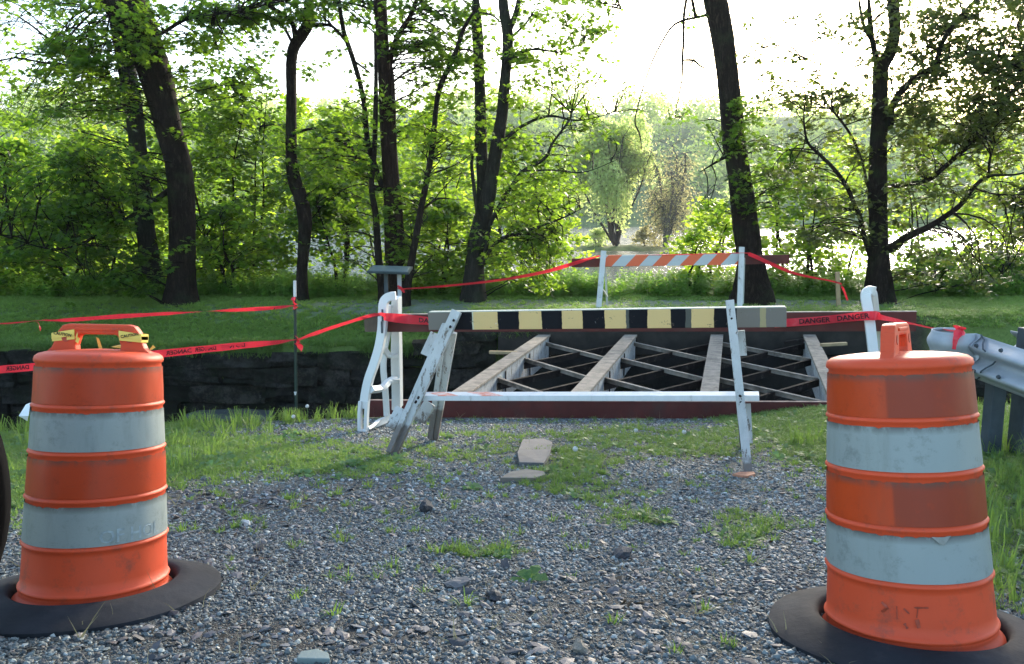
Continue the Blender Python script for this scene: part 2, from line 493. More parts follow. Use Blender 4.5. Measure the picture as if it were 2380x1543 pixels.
def grid_mesh(name, xs, ys, zfun, mat, cover=None, yfun=None, skirt=None):
    XX, T = np.meshgrid(xs, ys)
    YY = T if yfun is None else yfun(XX, T)
    ZZ = zfun(XX, YY)
    ny, nx = XX.shape
    V = np.stack([XX, YY, ZZ], -1).reshape(-1, 3)
    i = np.arange(ny - 1)[:, None] * nx + np.arange(nx - 1)[None]
    F = np.stack([i, i + 1, i + nx + 1, i + nx], -1).reshape(-1, 4)
    if skirt is not None:            # vertical drop along one long side
        row, depth, out = skirt
        b = (ny - 1) * nx if row == 'last' else 0
        V2 = V[b:b + nx].copy(); V2[:, 2] = depth; V2[:, 1] += out
        k = len(V); V = np.vstack([V, V2])
        j = np.arange(nx - 1)
        F2 = np.stack([b + j, b + j + 1, k + j + 1, k + j], -1)
        if row != 'last': F2 = F2[:, ::-1]
        F = np.vstack([F, F2])
    o = mesh_np(name, V, F, mat, smoothf=True)
    if cover is not None:
        a, b = cover(V[:, 0], V[:, 1])
        c = np.zeros((len(V), 4), np.float32); c[:, 0] = a; c[:, 1] = b; c[:, 3] = 1
        at = o.data.color_attributes.new('cover', 'FLOAT_COLOR', 'POINT')
        at.data.foreach_set('color', c.ravel())
    tag(o, kind='structure')
    return o

# ------------------------------------------------------------------ the setting
xs = np.concatenate([np.linspace(-40, -6, 40, endpoint=False), np.linspace(-6, 6, 241), np.linspace(6.2, 40, 40)])
tt = np.concatenate([np.linspace(-1.2, .1, 14, endpoint=False), np.linspace(.1, 1, 190)])
grid_mesh('ground', xs, tt, near_z, m_ground(), cover=lambda X, Y: (np.where(Y > 9.55 - .45 * np.clip(-1.7 - X, 0, 4), .4, grass_cover(X, Y)), dark_cover(X, Y)),
          yfun=lambda X, T: T * edge_y(X), skirt=('last', -2.6, .35))
MUD = m_plain('canal_mud', (.010, .010, .008), .9, .5, 2, .8, .2)
grid_mesh('canal_bed', np.linspace(-40, 40, 81), np.linspace(8, 14.7, 20), lambda X, Y: -2.42 + .06 * wav(X, Y, .9, 0), MUD)
def far_cover(X, Y):
    path = smooth((Y - 15.5) / .7) * (1 - smooth((Y - 17.3) / .6)) * (.35 + .5 * smooth((X + 7) / 5)) * (1 - .6 * smooth((X - 7.5) / 2))
    cent = smooth((X + .2) / .8) * (1 - smooth((X - 7.2) / .8))
    soil = (1 - smooth((Y - 14.6) / .9)) * cent
    soil = np.maximum(soil, smooth((Y - 19.5) / 2) * .8)
    return path, soil
grid_mesh('lawn', np.concatenate([np.linspace(-70, -12, 40, endpoint=False), np.linspace(-12, 12, 161), np.linspace(12.5, 70, 40)]),
          np.concatenate([np.linspace(WALL_Y + .05, 20, 60, endpoint=False), np.linspace(20, 36, 30)]), far_z, m_lawn(), cover=far_cover, skirt=('first', -2.6, 0.02))
# river
t = NT('river_water'); co = t.coord()
t.col((.03, .045, .04)); t.rough(.07); t.spec(.5); t.b.inputs['IOR'].default_value = 1.33
n1 = t.noise(t.mapping(co, (.5, 1.2, 1)), 1.3, 5, .6)
n2 = t.noise(t.mapping(co, (.1, .35, 1)), .6, 3, .5)
t.bump(t.math('ADD', n1, n2), 1.0, .35)
WATER = t.m
WZ = -2.5
grid_mesh('river', np.linspace(-700, 700, 19), np.linspace(26, 700, 23), lambda X, Y: WZ + 0 * X, WATER)
# river bed and land under it are hidden by opaque water; the far shore and its hill
HILLM = m_plain('wooded_hill_floor', (.10, .15, .05), .95, .4, .2, .3, .1)
def hill_z(X, Y):
    t = (Y - 250) / 260
    top = 60 + 5 * np.sin(X * .011 + .6) + 4 * np.sin(X * .031 + 2) + 9 * smooth((-X - 10) / 160) - 4 * smooth((X - 60) / 120)
    return -3.2 + top * .92 * smooth(t * 1.05 + .12 * (t > 0)) + 1.2 * wav(X, Y, .06, 1)
grid_mesh('hill', np.linspace(-700, 700, 101), np.linspace(246, 700, 40), hill_z, HILLM)
def islet_z(X, Y):
    d = np.sqrt(((X - 13) / 15) ** 2 + ((Y - 100) / 7) ** 2)
    return WZ - .6 + 1.15 * smooth(1.15 - d) + .08 * wav(X, Y, .8, 2)
grid_mesh('islet', np.linspace(-4, 30, 69), np.linspace(91, 109, 30), islet_z, m_plain('islet_turf', (.12, .15, .05), .95, .4, 1.5, .4, .1, dirt=(.12, .10, .05), dscale=.8))

# ------------------------------------------------------------------ scatter with geometry nodes
PROTO = bpy.data.collections.new('scatter_sources')
def scatter(name, pts, rot, scl, idx, protos, label, cat, kind='stuff'):
    """one object whose points carry instances of small source meshes"""
    if len(pts) == 0: return
    sub = bpy.data.collections.new(name + '_sources')
    for i, p in enumerate(protos):
        p.name = '%s_source_%02d' % (name, i)
        sub.objects.link(p)
    me = bpy.data.meshes.new(name)
    me.vertices.add(len(pts)); me.vertices.foreach_set('co', np.asarray(pts, np.float32).ravel())
    a = me.attributes.new('rot', 'FLOAT_VECTOR', 'POINT'); a.data.foreach_set('vector', np.asarray(rot, np.float32).ravel())
    a = me.attributes.new('scl', 'FLOAT_VECTOR', 'POINT'); a.data.foreach_set('vector', np.asarray(scl, np.float32).ravel())
    a = me.attributes.new('idx', 'INT', 'POINT'); a.data.foreach_set('value', np.asarray(idx, np.int32))
    me.materials.append(protos[0].data.materials[0])
    o = link(bpy.data.objects.new(name, me))
    ng = bpy.data.node_groups.new(name + '_nodes', 'GeometryNodeTree')
    ng.interface.new_socket('Geometry', in_out='INPUT', socket_type='NodeSocketGeometry')
    ng.interface.new_socket('Geometry', in_out='OUTPUT', socket_type='NodeSocketGeometry')
    N = ng.nodes; L = ng.links
    gi = N.new('NodeGroupInput'); go = N.new('NodeGroupOutput')
    ci = N.new('GeometryNodeCollectionInfo'); ci.inputs['Collection'].default_value = sub
    ci.inputs['Separate Children'].default_value = True
    ci.inputs['Reset Children'].default_value = True
    ip = N.new('GeometryNodeInstanceOnPoints'); ip.inputs['Pick Instance'].default_value = True
    def na(nm, typ):
        n = N.new('GeometryNodeInputNamedAttribute'); n.data_type = typ; n.inputs['Name'].default_value = nm
        return n.outputs['Attribute']
    L.new(gi.outputs[0], ip.inputs['Points'])
    L.new(ci.outputs[0], ip.inputs['Instance'])
    L.new(na('idx', 'INT'), ip.inputs['Instance Index'])
    L.new(na('rot', 'FLOAT_VECTOR'), ip.inputs['Rotation'])
    L.new(na('scl', 'FLOAT_VECTOR'), ip.inputs['Scale'])
    L.new(ip.outputs[0], go.inputs[0])
    md = o.modifiers.new('scatter', 'NODES'); md.node_group = ng
    tag(o, label, cat, kind=kind)
    return o
def proto(mb, mat, smoothf=False):
    me = bpy.data.meshes.new('source'); me.from_pydata(mb.v, [], mb.f); me.materials.append(mat)
    if smoothf: me.polygons.foreach_set('use_smooth', [True] * len(me.polygons))
    return bpy.data.objects.new('source', me)

def stone_proto(mat, flat, seed, sub=1):
    r = random.Random(seed)
    bm = bmesh.new(); bmesh.ops.create_icosphere(bm, subdivisions=sub, radius=.5)
    for v in bm.verts:
        v.co *= 1 + (r.random() - .5) * .55
        v.co.z *= flat
        v.co.x *= 1.15
    for _ in range(3):     # broken faces
        n = Vector((r.uniform(-1, 1), r.uniform(-1, 1), r.uniform(-.6, 1))).normalized()
        d = .30 + r.random() * .1
        for v in bm.verts:
            k = v.co.dot(n) - d
            if k > 0: v.co -= n * k
    me = bpy.data.meshes.new('source'); bm.to_mesh(me); bm.free(); me.materials.append(mat)
    return bpy.data.objects.new('source', me)
def m_stone(k=1.0, nm='gravel_stone'):
    t = NT(nm); oi = t.node('ShaderNodeObjectInfo').outputs['Random']
    c = t.ramp(oi, [(p_, tuple(min(.6, x * k) for x in c_)) for p_, c_ in ((0, (.018, .021, .021)), (.25, (.045, .054, .053)), (.56, (.075, .094, .094)), (.82, (.145, .18, .178)), (.93, (.30, .35, .335)), (.95, (.15, .125, .095)), (1, (.50, .53, .50)))])
    n = t.noise(t.coord(), 9, 4)
    t.col(t.mix(t.math('MULTIPLY', n, .5), c, (.09, .09, .09))); t.rough(.62); t.spec(.4)
    return t.m
STONE = m_stone()
STONE_F = m_stone(1.4, 'fine_gravel')
def m_stone_dark():
    t = NT('slate_chip'); oi = t.node('ShaderNodeObjectInfo').outputs['Random']
    c = t.ramp(oi, [(0, (.03, .03, .032)), (.5, (.075, .072, .075)), (.85, (.12, .12, .125)), (1, (.16, .12, .10))])
    t.col(c); t.rough(.6); t.spec(.4)
    return t.m
SLCHIP = m_stone_dark()
def rand_ground(n, x0, x1, y0, y1, power=0.0):
    X = rng.uniform(x0, x1, n); Y = rng.uniform(y0, y1, n)
    return X, Y
# gravel: uniform points in the view wedge
def gravel(n, y0, y1, s0, s1, flatset, mat, name, label, dens, seed):
    Y = rng.uniform(y0, y1, n * 3); W = .70 * Y + .35
    X = rng.uniform(-1, 1, n * 3) * (.70 * y1 + .35)
    ok = np.abs(X) < W
    X, Y = X[ok][:n], Y[ok][:n]
    g = grass_cover(X, Y); d = dark_cover(X, Y)
    keep = rng.random(len(X)) < dens(g, d)
    keep &= Y < edge_y(X) - .05
    X, Y = X[keep], Y[keep]
    s = s0 + (s1 - s0) * rng.random(len(X)) ** 3
    Z = near_z(X, Y) + s * .10
    rot = np.stack([rng.normal(0, .28, len(X)), rng.normal(0, .28, len(X)), rng.uniform(0, 6.28, len(X))], -1)
    scl = np.stack([s * rng.uniform(.8, 1.3, len(X)), s * rng.uniform(.7, 1.1, len(X)), s * rng.uniform(.7, 1.1, len(X))], -1)
    pr = [stone_proto(mat, f, seed + i) for i, f in enumerate(flatset)]
    return scatter(name, np.stack([X, Y, Z], -1), rot, scl, rng.integers(0, len(pr), len(X)), pr, label, 'gravel')
gravel(120000, 1.3, 4.6, .008, .028, (.75, .6, .5, .8, .45, .65), STONE, 'gravel', 'loose blue grey crushed gravel nearest the camera between the two drums', lambda g, d: np.clip(1.0 - .9 * g - .95 * d, .05, 1), 10)
gravel(9000, 1.3, 5.0, .02, .055, (.25, .2, .3, .16), SLCHIP, 'slate_chips', 'dark flat slate chips strewn over the gravel near the camera', lambda g, d: np.clip(.25 + .75 * d - .6 * g, .03, 1), 30)
gravel(90000, 4.5, 9.3, .012, .032, (.75, .6, .5, .8), STONE_F, 'far_gravel', 'paler fine gravel reaching from mid ground up to the barricades', lambda g, d: np.clip(1.0 - .92 * g - .6 * d, .04, 1), 50)

# ------------------------------------------------------------------ grass, weeds
def tuft(nb, h, spread, wid, mat, seed, droop=.5):
    r = random.Random(seed); mb = MB()
    for _ in range(nb):
        a = r.uniform(0, 6.28); q = r.random() * spread * .5
        b = Vector((math.cos(a) * q, math.sin(a) * q, -.01))
        a2 = a + r.uniform(-.9, .9); hh = h * r.uniform(.5, 1.1); out = spread * r.uniform(.3, 1.1)
        d = Vector((math.cos(a2), math.sin(a2), 0)); s = Vector((-d.y, d.x, 0)) * wid * .5
        p1 = b + d * out * .25 + Vector((0, 0, hh * .55)); p2 = b + d * out * .7 + Vector((0, 0, hh * .92)); p3 = b + d * out * (1 + droop) + Vector((0, 0, hh * (1 - droop * .5)))
        mb.add([b - s, b + s, p1 + s * .8, p1 - s * .8, p2 + s * .5, p2 - s * .5, p3], [(0, 1, 2, 3), (3, 2, 4, 5), (5, 4, 6)])
    return proto(mb, mat)
def rosette(nl, L, wdt, mat, seed):
    r = random.Random(seed); mb = MB()
    for k in range(nl):
        a = 6.28 * k / nl + r.uniform(-.3, .3); l = L * r.uniform(.6, 1.1); ww = wdt * r.uniform(.7, 1.2)
        d = Vector((math.cos(a), math.sin(a), 0)); s = Vector((-d.y, d.x, 0)); z = r.uniform(.2, .6)
        c = [Vector((0, 0, 0)), d * l * .35 + Vector((0, 0, l * z * .6)), d * l * .75 + Vector((0, 0, l * z * .8)), d * l + Vector((0, 0, l * z * .5))]
        mb.add([c[0] - s * ww * .1, c[0] + s * ww * .1, c[1] + s * ww * .35, c[1] - s * ww * .35, c[2] + s * ww * .5, c[2] - s * ww * .5, c[3]],
               [(0, 1, 2, 3), (3, 2, 4, 5), (5, 4, 6)])
    return proto(mb, mat)
def upright(n, h, lw, mat, seed):
    """leafy upright plant: a stem with opposite leaves"""
    r = random.Random(seed); mb = MB()
    for q in range(n):
        b = Vector((r.uniform(-.1, .1), r.uniform(-.1, .1), 0)); lean = Vector((r.uniform(-.2, .2), r.uniform(-.2, .2), 1))
        hh = h * r.uniform(.6, 1.1)
        mb.tube([b, b + lean * hh * .5, b + lean * hh], [.004, .003, .002], 3, False)
        for k in range(9):
            p = b + lean * hh * (.15 + .85 * k / 8); a = r.uniform(0, 6.28); l = lw * (1.15 - .07 * k)
            d = Vector((math.cos(a), math.sin(a), r.uniform(-.1, .5))); s = Vector((-math.sin(a), math.cos(a), 0)) * l * .3
            mb.add([p, p + d * l * .5 + s, p + d * l, p + d * l * .5 - s], [(0, 1, 2, 3)])
    return proto(mb, mat)
def cover_scatter(name, n, region, zf, prob, protos, label, s=(.7, 1.3), cat='grass', tilt=.12):
    X = rng.uniform(region[0], region[1], n); Y = rng.uniform(region[2], region[3], n)
    k = rng.random(n) < prob(X, Y)
    X, Y = X[k], Y[k]; m = len(X)
    Z = zf(X, Y)
    rot = np.stack([rng.normal(0, tilt, m), rng.normal(0, tilt, m), rng.uniform(0, 6.28, m)], -1)
    sc = rng.uniform(s[0], s[1], m)
    return scatter(name, np.stack([X, Y, Z], -1), rot, np.stack([sc] * 3, -1), rng.integers(0, len(protos), m), protos, label, cat)
def near_inside(X, Y): return (Y < edge_y(X) - .03)
def clear_of(X, Y, spots):
    k = np.ones_like(X, bool)
    for cx, cy, r in spots: k &= (X - cx) ** 2 + (Y - cy) ** 2 > r * r
    return k
DR_L = G(222, 1380); DR_R = G(2114, 1472)
SPOTS = [(DR_L.x, DR_L.y, .5), (DR_R.x, DR_R.y, .5)]
for q_ in ((1243, 1036, .24), (1243, 1062, .22), (1238, 1078, .2), (1215, 1108, .16), (1195, 1110, .12), (1245, 1108, .12)):
    g_ = G(*q_[:2]); SPOTS.append((g_.x, g_.y, q_[2] * 1.0))
short = [tuft(14, .05, .045, .006, GRASS, i) for i in range(5)]
cover_scatter('short_grass', 60000, (-6, 5.2, 2.0, 9.5), near_z, lambda X, Y: near_inside(X, Y) * clear_of(X, Y, SPOTS) * np.clip((grass_cover(X, Y) - .28) * 1.5, .008 + .02 * (Y > 3.2) + .10 * (wav(X, Y, 4.0, 5.0) > .3) * (Y > 3.6), 1), short, 'short green grass growing through the gravel in front of the barricades', (.4, 1.15))
longg = [tuft(16, .22, .11, .008, GRASS, 20 + i) for i in range(4)]
def long_prob(X, Y):
    e = edge_y(X) - Y
    a = (X < -1.6) * np.clip(1.0 - e / .7, 0, 1) * .9
    xx, yy = toD(X, Y, near_z(X, Y))
    b = (xx > 2255) * .5 * (Y > 2.6)
    c = np.exp(-((xx - 1885) / 28) ** 2 - ((Y - 6.9) / .22) ** 2) * 3
    d = (X < -2.4) * (Y > 4.5) * .12
    e2 = np.exp(-((xx - 2345) / 45) ** 2 - ((Y - 4.1) / .25) ** 2) * 3
    return near_inside(X, Y) * clear_of(X, Y, SPOTS) * np.clip(a + b + c + d + e2, 0, 1)
cover_scatter('long_grass', 9000, (-8, 5.5, 2.3, 9.5), near_z, long_prob, longg, 'long pale grass along the canal edge and beside the guardrail', (.4, 1.0), tilt=.2)
ros = [rosette(8, .11, .05, WEED, 40 + i) for i in range(3)] + [rosette(6, .08, .055, WEED, 50)]
cover_scatter('weeds', 9000, (-5.5, 5, 2.2, 9.3), near_z, lambda X, Y: near_inside(X, Y) * clear_of(X, Y, SPOTS) * np.clip((grass_cover(X, Y) - .3) * .5, 0.0015, 1), ros, 'broad leaved weeds and dandelion rosettes among the grass and gravel', (.35, .95), 'weeds')
straw = [tuft(3, .03, .09, .004, STRAW, 60 + i) for i in range(3)]
cover_scatter('dry_straw', 2500, (-4, 4, 1.5, 9.2), near_z, lambda X, Y: near_inside(X, Y) * .5 + 0 * X, straw, 'bits of dry straw and twigs scattered on the gravel', (.5, 1.2), 'straw', tilt=.8)
def dead_leaf(i):
    r = random.Random(i); mb = MB(); mb.add([(-.5, 0, .02), (-.1, .3, .12 + r.random() * .1), (.5, .05, .03), (0, -.28, .1 * r.random()), (-.1, .0, .0)], [(0, 4, 1), (1, 4, 2), (2, 4, 3), (3, 4, 0)])
    return proto(mb, m_leaf_inst('dead_leaf', (.06, .045, .03), (.16, .11, .07), (.1, .08, .04), .1))
dl_ = [dead_leaf(i) for i in range(3)]
cover_scatter('dead_leaves', 1500, (-4.5, 4.5, 1.5, 9.2), near_z, lambda X, Y: near_inside(X, Y) * .8 + 0 * X, dl_, 'small curled dead leaves lying on gravel and grass', (.02, .055), 'leaves', tilt=.3)
lawn_t = [tuft(16, .085, .07, .009, GRASS, 70 + i) for i in range(5)]
lawn_t = [tuft(16, .055, .08, .010, m_leaf_inst('lawn_blade', (.14, .22, .05), (.22, .33, .085), (.36, .55, .09), .42), i) for i in range(70, 75)]
cover_scatter('lawn_grass', 42000, (-12.5, 12.5, WALL_Y + .04, 20.0), far_z, lambda X, Y: np.clip(1.05 - 1.15 * far_cover(X, Y)[0] - far_cover(X, Y)[1] * (Y < 18), 0.0, 1), lawn_t, 'mown green lawn along the far bank beyond the canal wall', (.7, 1.6))
BANKL = m_leaf_inst('bank_leaf', (.08, .16, .04), (.14, .26, .06), (.42, .66, .10), .55)
bank = [upright(5, .42, .11, BANKL, 80 + i) for i in range(4)]
cover_scatter('bank_undergrowth', 6500, (-13, 14, 17.7, 21.0), far_z, lambda X, Y: smooth((Y - 17.6) / .7) * (.55 + .35 * np.sin(X * 1.7) * np.sin(X * .6 + 1)), bank, 'leafy undergrowth fringing the river bank under the trees', (.5, 1.5), 'undergrowth')
cover_scatter('wall_top_grass', 4200, (-12, .4, WALL_Y - .10, WALL_Y + .2), lambda X, Y: far_z(X, np.maximum(Y, WALL_Y)) - .0 - np.clip(WALL_Y - Y, 0, 1) * 1.6, lambda X, Y: np.clip(.45 + .6 * np.sin(X * 2.3) + .3 * np.sin(X * 5.1), .05, 1), longg[:0] + [tuft(12, .14, .16, .009, GRASS, 90 + i, .9) for i in range(3)], 'grass hanging over the top edge of the stone canal wall', (.6, 1.3))

# ------------------------------------------------------------------ stone canal wall
def rough_block(seed):
    r = random.Random(seed); bm = bmesh.new(); bmesh.ops.create_cube(bm, size=1)
    bmesh.ops.subdivide_edges(bm, edges=bm.edges[:], cuts=1, use_grid_fill=True)
    for v in bm.verts:
        c = v.co
        e = sum(1 for q in c if abs(q) > .4)
        if e == 3: c *= .93
        elif e == 2: c *= .97
        c += Vector((r.uniform(-.05, .05), r.uniform(-.16, .16), r.uniform(-.09, .09)))
    me = bpy.data.meshes.new('stone'); bm.to_mesh(me); bm.free()
    return me
t = NT('wall_stone'); co = t.coord()
oi = t.node('ShaderNodeObjectInfo').outputs['Random']
gp = t.node('ShaderNodeNewGeometry').outputs['Position']
cc = t.ramp(oi, [(0, (.018, .016, .014)), (.35, (.040, .036, .031)), (.7, (.065, .060, .054)), (1, (.085, .072, .058))])
cc = t.mix(t.ramp(t.noise(gp, 1.5, 9, .78), [(.42, (0, 0, 0)), (.62, (.9, .9, .9))]), cc, (.016, .024, .010))
cc = t.mix(t.ramp(t.noise(gp, 5, 10, .8), [(.45, (0, 0, 0)), (.55, (.8, .8, .8))]), cc, (.018, .016, .013))
cc = t.mix(t.ramp(t.noise(t.mapping(gp, (1, 1, 1), (5, 2, 7)), 9, 10, .85), [(.60, (0, 0, 0)), (.66, (.8, .8, .8))]), cc, (.13, .125, .11))
t.col(cc); t.rough(.95); t.spec(.08); t.bump(t.noise(gp, 7, 10, .8), 1.0, .16)
WSTONE = t.m
blocks = [rough_block(i) for i in range(7)]
for b in blocks: b.materials.append(WSTONE)
wall = thing('stone_wall', (0, WALL_Y, -2.4), 'dark mossy coursed stone wall lining the far side of the empty canal', 'wall')
mb = MB(); mb.box((-2, WALL_Y + .35, -1.42), (44, .5, 2.2)); mb.build('wall_core', MUD, wall)
rw = random.Random(5)
z = -2.4
hs = [.40, .34, .42, .30, .34, .27]
def course(x0, x1, zb, h, depth=.34):
    x = x0
    while x < x1 - .1:
        L = min(rw.uniform(.35, 1.3), x1 - x)
        if x1 - x - L < .2: L = x1 - x
        if h > .33 and L > .6 and rw.random() < .3:      # two thin stones instead of one
            hh = h * rw.uniform(.35, .6); lay = [(zb, hh), (zb + hh, h - hh)]
        else: lay = [(zb, h)]
        for z_, h_ in lay:
            o = bpy.data.objects.new('stone', rw.choice(blocks)); link(o, wall)
            o.location = (x + L / 2, rw.uniform(-.06, .07), z_ + h_ / 2 + 2.4 + rw.uniform(-.02, .02))
            o.scale = (L * rw.uniform(.98, 1.07), depth, h_ * rw.uniform(.96, 1.12))
            o.rotation_euler = (rw.uniform(-.05, .05), rw.uniform(-.035, .035), rw.uniform(-.05, .05))
        x += L
for ri, h in enumerate(hs):
    if ri >= 4:
        course(-15 + rw.uniform(0, .4), -.3, z, h); course(6.4, 11, z, h)
    else: course(-15 + rw.uniform(0, .4), 11, z, h)
    z += h
course(-1.75, -.28, -.335, .22); course(-1.0, -.28, -.12, .20)
o = obj('stone', blocks[2].copy(), wall, m_plain('pale_slab', (.055, .062, .058), .85, .2, 4, .4, .2)); p = P(540, 968, 13.9)
o.location = (p.x, -.45, p.z + 2.4); o.scale = (1.5, .5, .16); o['label'] = 'pale flat slab at the foot of the wall'
# near abutment wall, mostly hidden below the bank
nwall = thing('bridge_abutment', (2.5, 9.7, -1.2), 'dark concrete bridge abutment under the near ends of the bridge beams', 'abutment')
mb = MB(); mb.box((2.5, 9.72, -1.5), (7.5, .3, 1.9)); mb.build('abutment_face', CONC, nwall, bevel=.02)
fwall = thing('bridge_abutment', (2.9, 14.25, -.9), 'grey concrete bridge abutment carrying the far ends of the bridge beams', 'abutment')
mb = MB(); mb.box((3.05, 14.32, -.14), (6.6, .34, .46)); mb.build('abutment_cap', m_plain('cap', (.028, .025, .021), .9, .35, 4, .6, .1, dirt=(.02, .019, .016)), fwall, bevel=.015, rough=.01)
mb = MB(); mb.box((3.05, 14.26, -.71), (6.4, .2, .62)); mb.build('abutment_face', CONC, fwall, bevel=.02, rough=.01)

# ------------------------------------------------------------------ the stripped bridge
br = thing('stripped_bridge', (2.9, 11.9, 0), 'footbridge stripped of its deck, bare beams with crossed bracing over the canal', 'bridge')
near_x = [1064, 1343, 1648, 1945]; far_x = [1268, 1468, 1667, 1880]
ends = []
for nx_, fx_ in zip(near_x, far_x):
    a = P(nx_, 915, 9.46); b = P(fx_, 774, 14.25); a.z = 0; b.z = 0
    d = (b - a) / (b.y - a.y)
    ends.append((a, d))
    a0 = a - d * .02; b0 = b + d * .08
    mb = MB(); mb.bar(a0 - Vector((0, 0, .26)), b0 - Vector((0, 0, .26)), .17, .44)
    s = mb.build('stringer', SIDEW, br, bevel=.008)
    mb = MB(); mb.bar(a0 - Vector((0, 0, .02)), b0 - Vector((0, 0, .02)), .215, .04); mb.build('nailer_strip', GREYW, s, bevel=.006, rough=.004)
    for k in range(7):      # bracket plates on the side of each beam
        q = a + d * (.35 + k * .72)
        mb = MB(); mb.box(q + Vector((.095, 0, -.26)), (.012, .07, .36)); 
        if k % 2 == 0: mb.build('bracket', STEELD, s)
nodes = [9.45, 10.88, 12.38, 13.9]
for i in range(3):
    (a1, d1), (a2, d2) = ends[i], ends[i + 1]
    def on(a, d, Y, off, zz): return a + d * (Y - a.y) + Vector((off, 0, zz))
    for k in range(3):
        lo, hi = nodes[k], nodes[k + 1]
        mb = MB(); mb.bar(on(a1, d1, hi, .09, -.10), on(a2, d2, lo + .1, -.09, -.13), .05, .012); mb.bar(on(a1, d1, hi, .09, -.10) + Vector((0, .02, -.035)), on(a2, d2, lo + .1, -.09, -.13) + Vector((0, .02, -.035)), .01, .06)
        mb.build('brace', GREYW, br)
        mb = MB(); mb.bar(on(a1, d1, lo - .05, .09, -.17), on(a2, d2, hi, -.09, -.12), .05, .012); mb.bar(on(a1, d1, lo - .05, .09, -.17) + Vector((0, -.02, -.045)), on(a2, d2, hi, -.09, -.12) + Vector((0, -.02, -.045)), .012, .09)
        mb.build('brace', STEELD, br)
# short stubs outside the outer beams
a, d = ends[3]; p = on(a, d, 13.9, -.09, -.05)
mb = MB(); mb.bar(p, p + Vector((-.38, -.1, -.04)), .06, .05); mb.build('brace', STEELD, br)
p = on(*ends[0], 12.4, -.09, -.02)
mb = MB(); mb.bar(p + Vector((.05, 0, 0)), p + Vector((-.38, .05, .0)), .07, .045); mb.build('timber_stub', STAKE, br)
p = on(*ends[3], 12.9, .1, .02)
mb = MB(); mb.bar(p, p + Vector((.42, .02, .02)), .07, .045); mb.build('timber_stub', STAKE, br)

# ------------------------------------------------------------------ red planks
def plank(name, label, cat, x0, y0t, Y0, x1, y1t, Y1, h, thk, mat, group=None, bev=.004):
    a, b = P(x0, y0t, Y0), P(x1, y1t, Y1)
    o = thing(name, (a + b) / 2 - Vector((0, 0, h)), label, cat, group)
    return o, a, b
o_, a, b = plank('red_plank', 'upper long dark red plank behind the black and yellow barrier, its left end bare brown', 'plank', 848, 731, 8.25, 2130, 724, 7.28, .178, .045, REDP, 'long dark red planks')
UPA, UPB = a, b
c = a + (b - a) * .03
mb = MB(); mb.bar(a - Vector((0, 0, .089)), c - Vector((0, 0, .089)), .042, .176); mb.build('bare_end', m_plain('bare_brown', (.10, .075, .055), .85, .3, 8, .4, .2), o_)
mb = MB(); mb.bar(c - Vector((0, 0, .089)), b - Vector((0, 0, .089)), .045, .178); mb.build('board', REDP, o_, bevel=.004)
mb = MB(); mb.bar(c + Vector((0, 0, .003)), b + Vector((0, 0, .003)), .04, .006); mb.build('worn_edge', m_plain('pale_edge', (.30, .24, .20), .8, .4, 8, .3, .2), o_)
o_, a, b = plank('red_plank', 'lower long dark red plank lying on the ground across the near end of the bridge', 'plank', 857, 930, 9.25, 1952, 934, 9.2, .178, .045, REDP, 'long dark red planks')
mb = MB(); mb.bar(a - Vector((0, 0, .10)), b - Vector((0, 0, .10)), .05, .20); mb.build('board', REDP, o_, bevel=.004)
mb = MB(); mb.bar(a + Vector((0, 0, .003)), b + Vector((0, 0, .003)), .045, .006); mb.build('worn_edge', m_plain('pale_edge2', (.25, .17, .14), .8, .4, 8, .3, .2), o_)

# ------------------------------------------------------------------ black and yellow sawhorse
sx = [  # boundaries in source pixels and paints
 (1070.4, 'g'), (1130, 'k'), (1178.7, 'w'), (1183, 'y'), (1241.5, 'k'), (1297, 'y'), (1350.5, 'k'), (1402, 'y'), (1455.5, 'k'),
 (1509, 'y'), (1564, 'd'), (1571, 'k'), (1616.5, 'y'), (1675, 'k'), (1713, 'd'), (1727.7, 'y'), (1783.7, 'k'), (1842, 'g'), (1895.6, 's'), (1914.3, 'g'), (1966.2, 'g')]
pal = {'g': (.17, .15, .125), 'k': (.008, .008, .010), 'w': (.5, .47, .33), 'y': (.62, .425, .18), 'd': (.085, .085, .07), 's': (.33, .27, .14)}
pa, pb = P(995, 726, 6.83), P(1828, 714, 6.05)
t = NT('barrier_paint'); co = t.coord()
sep = t.node('ShaderNodeSeparateXYZ', {0: co}).outputs[0]
frs = [(s_ - 1070.4) / (1966.2 - 1070.4) for s_, _ in sx]
# equal spacing in the picture becomes true length along the plank
def true_f(f): 
    X = 995 + f * (1828 - 995)
    dx = (X - 1190) / FPX
    # line pa->pb in plan, ray x = dx*depth
    best = None
    for k in range(1001):
        u = k / 1000; p = pa.lerp(pb, u); dep = p.y * CP - (p.z - CAMZ) * SP
        e = abs(p.x - dx * dep)
        if best is None or e < best[0]: best = (e, u)
    return best[1]
frs = [true_f(f) for f in frs]
f_ = t.math('ADD', t.math('DIVIDE', sep, (pb - pa).length), .5)
f_ = t.math('ADD', f_, t.math('MULTIPLY', t.math('SUBTRACT', t.noise(co, 14, 3), .5), .006))
grp1 = list(zip(frs, [c_ for _, c_ in sx]))
cc = None
r = None
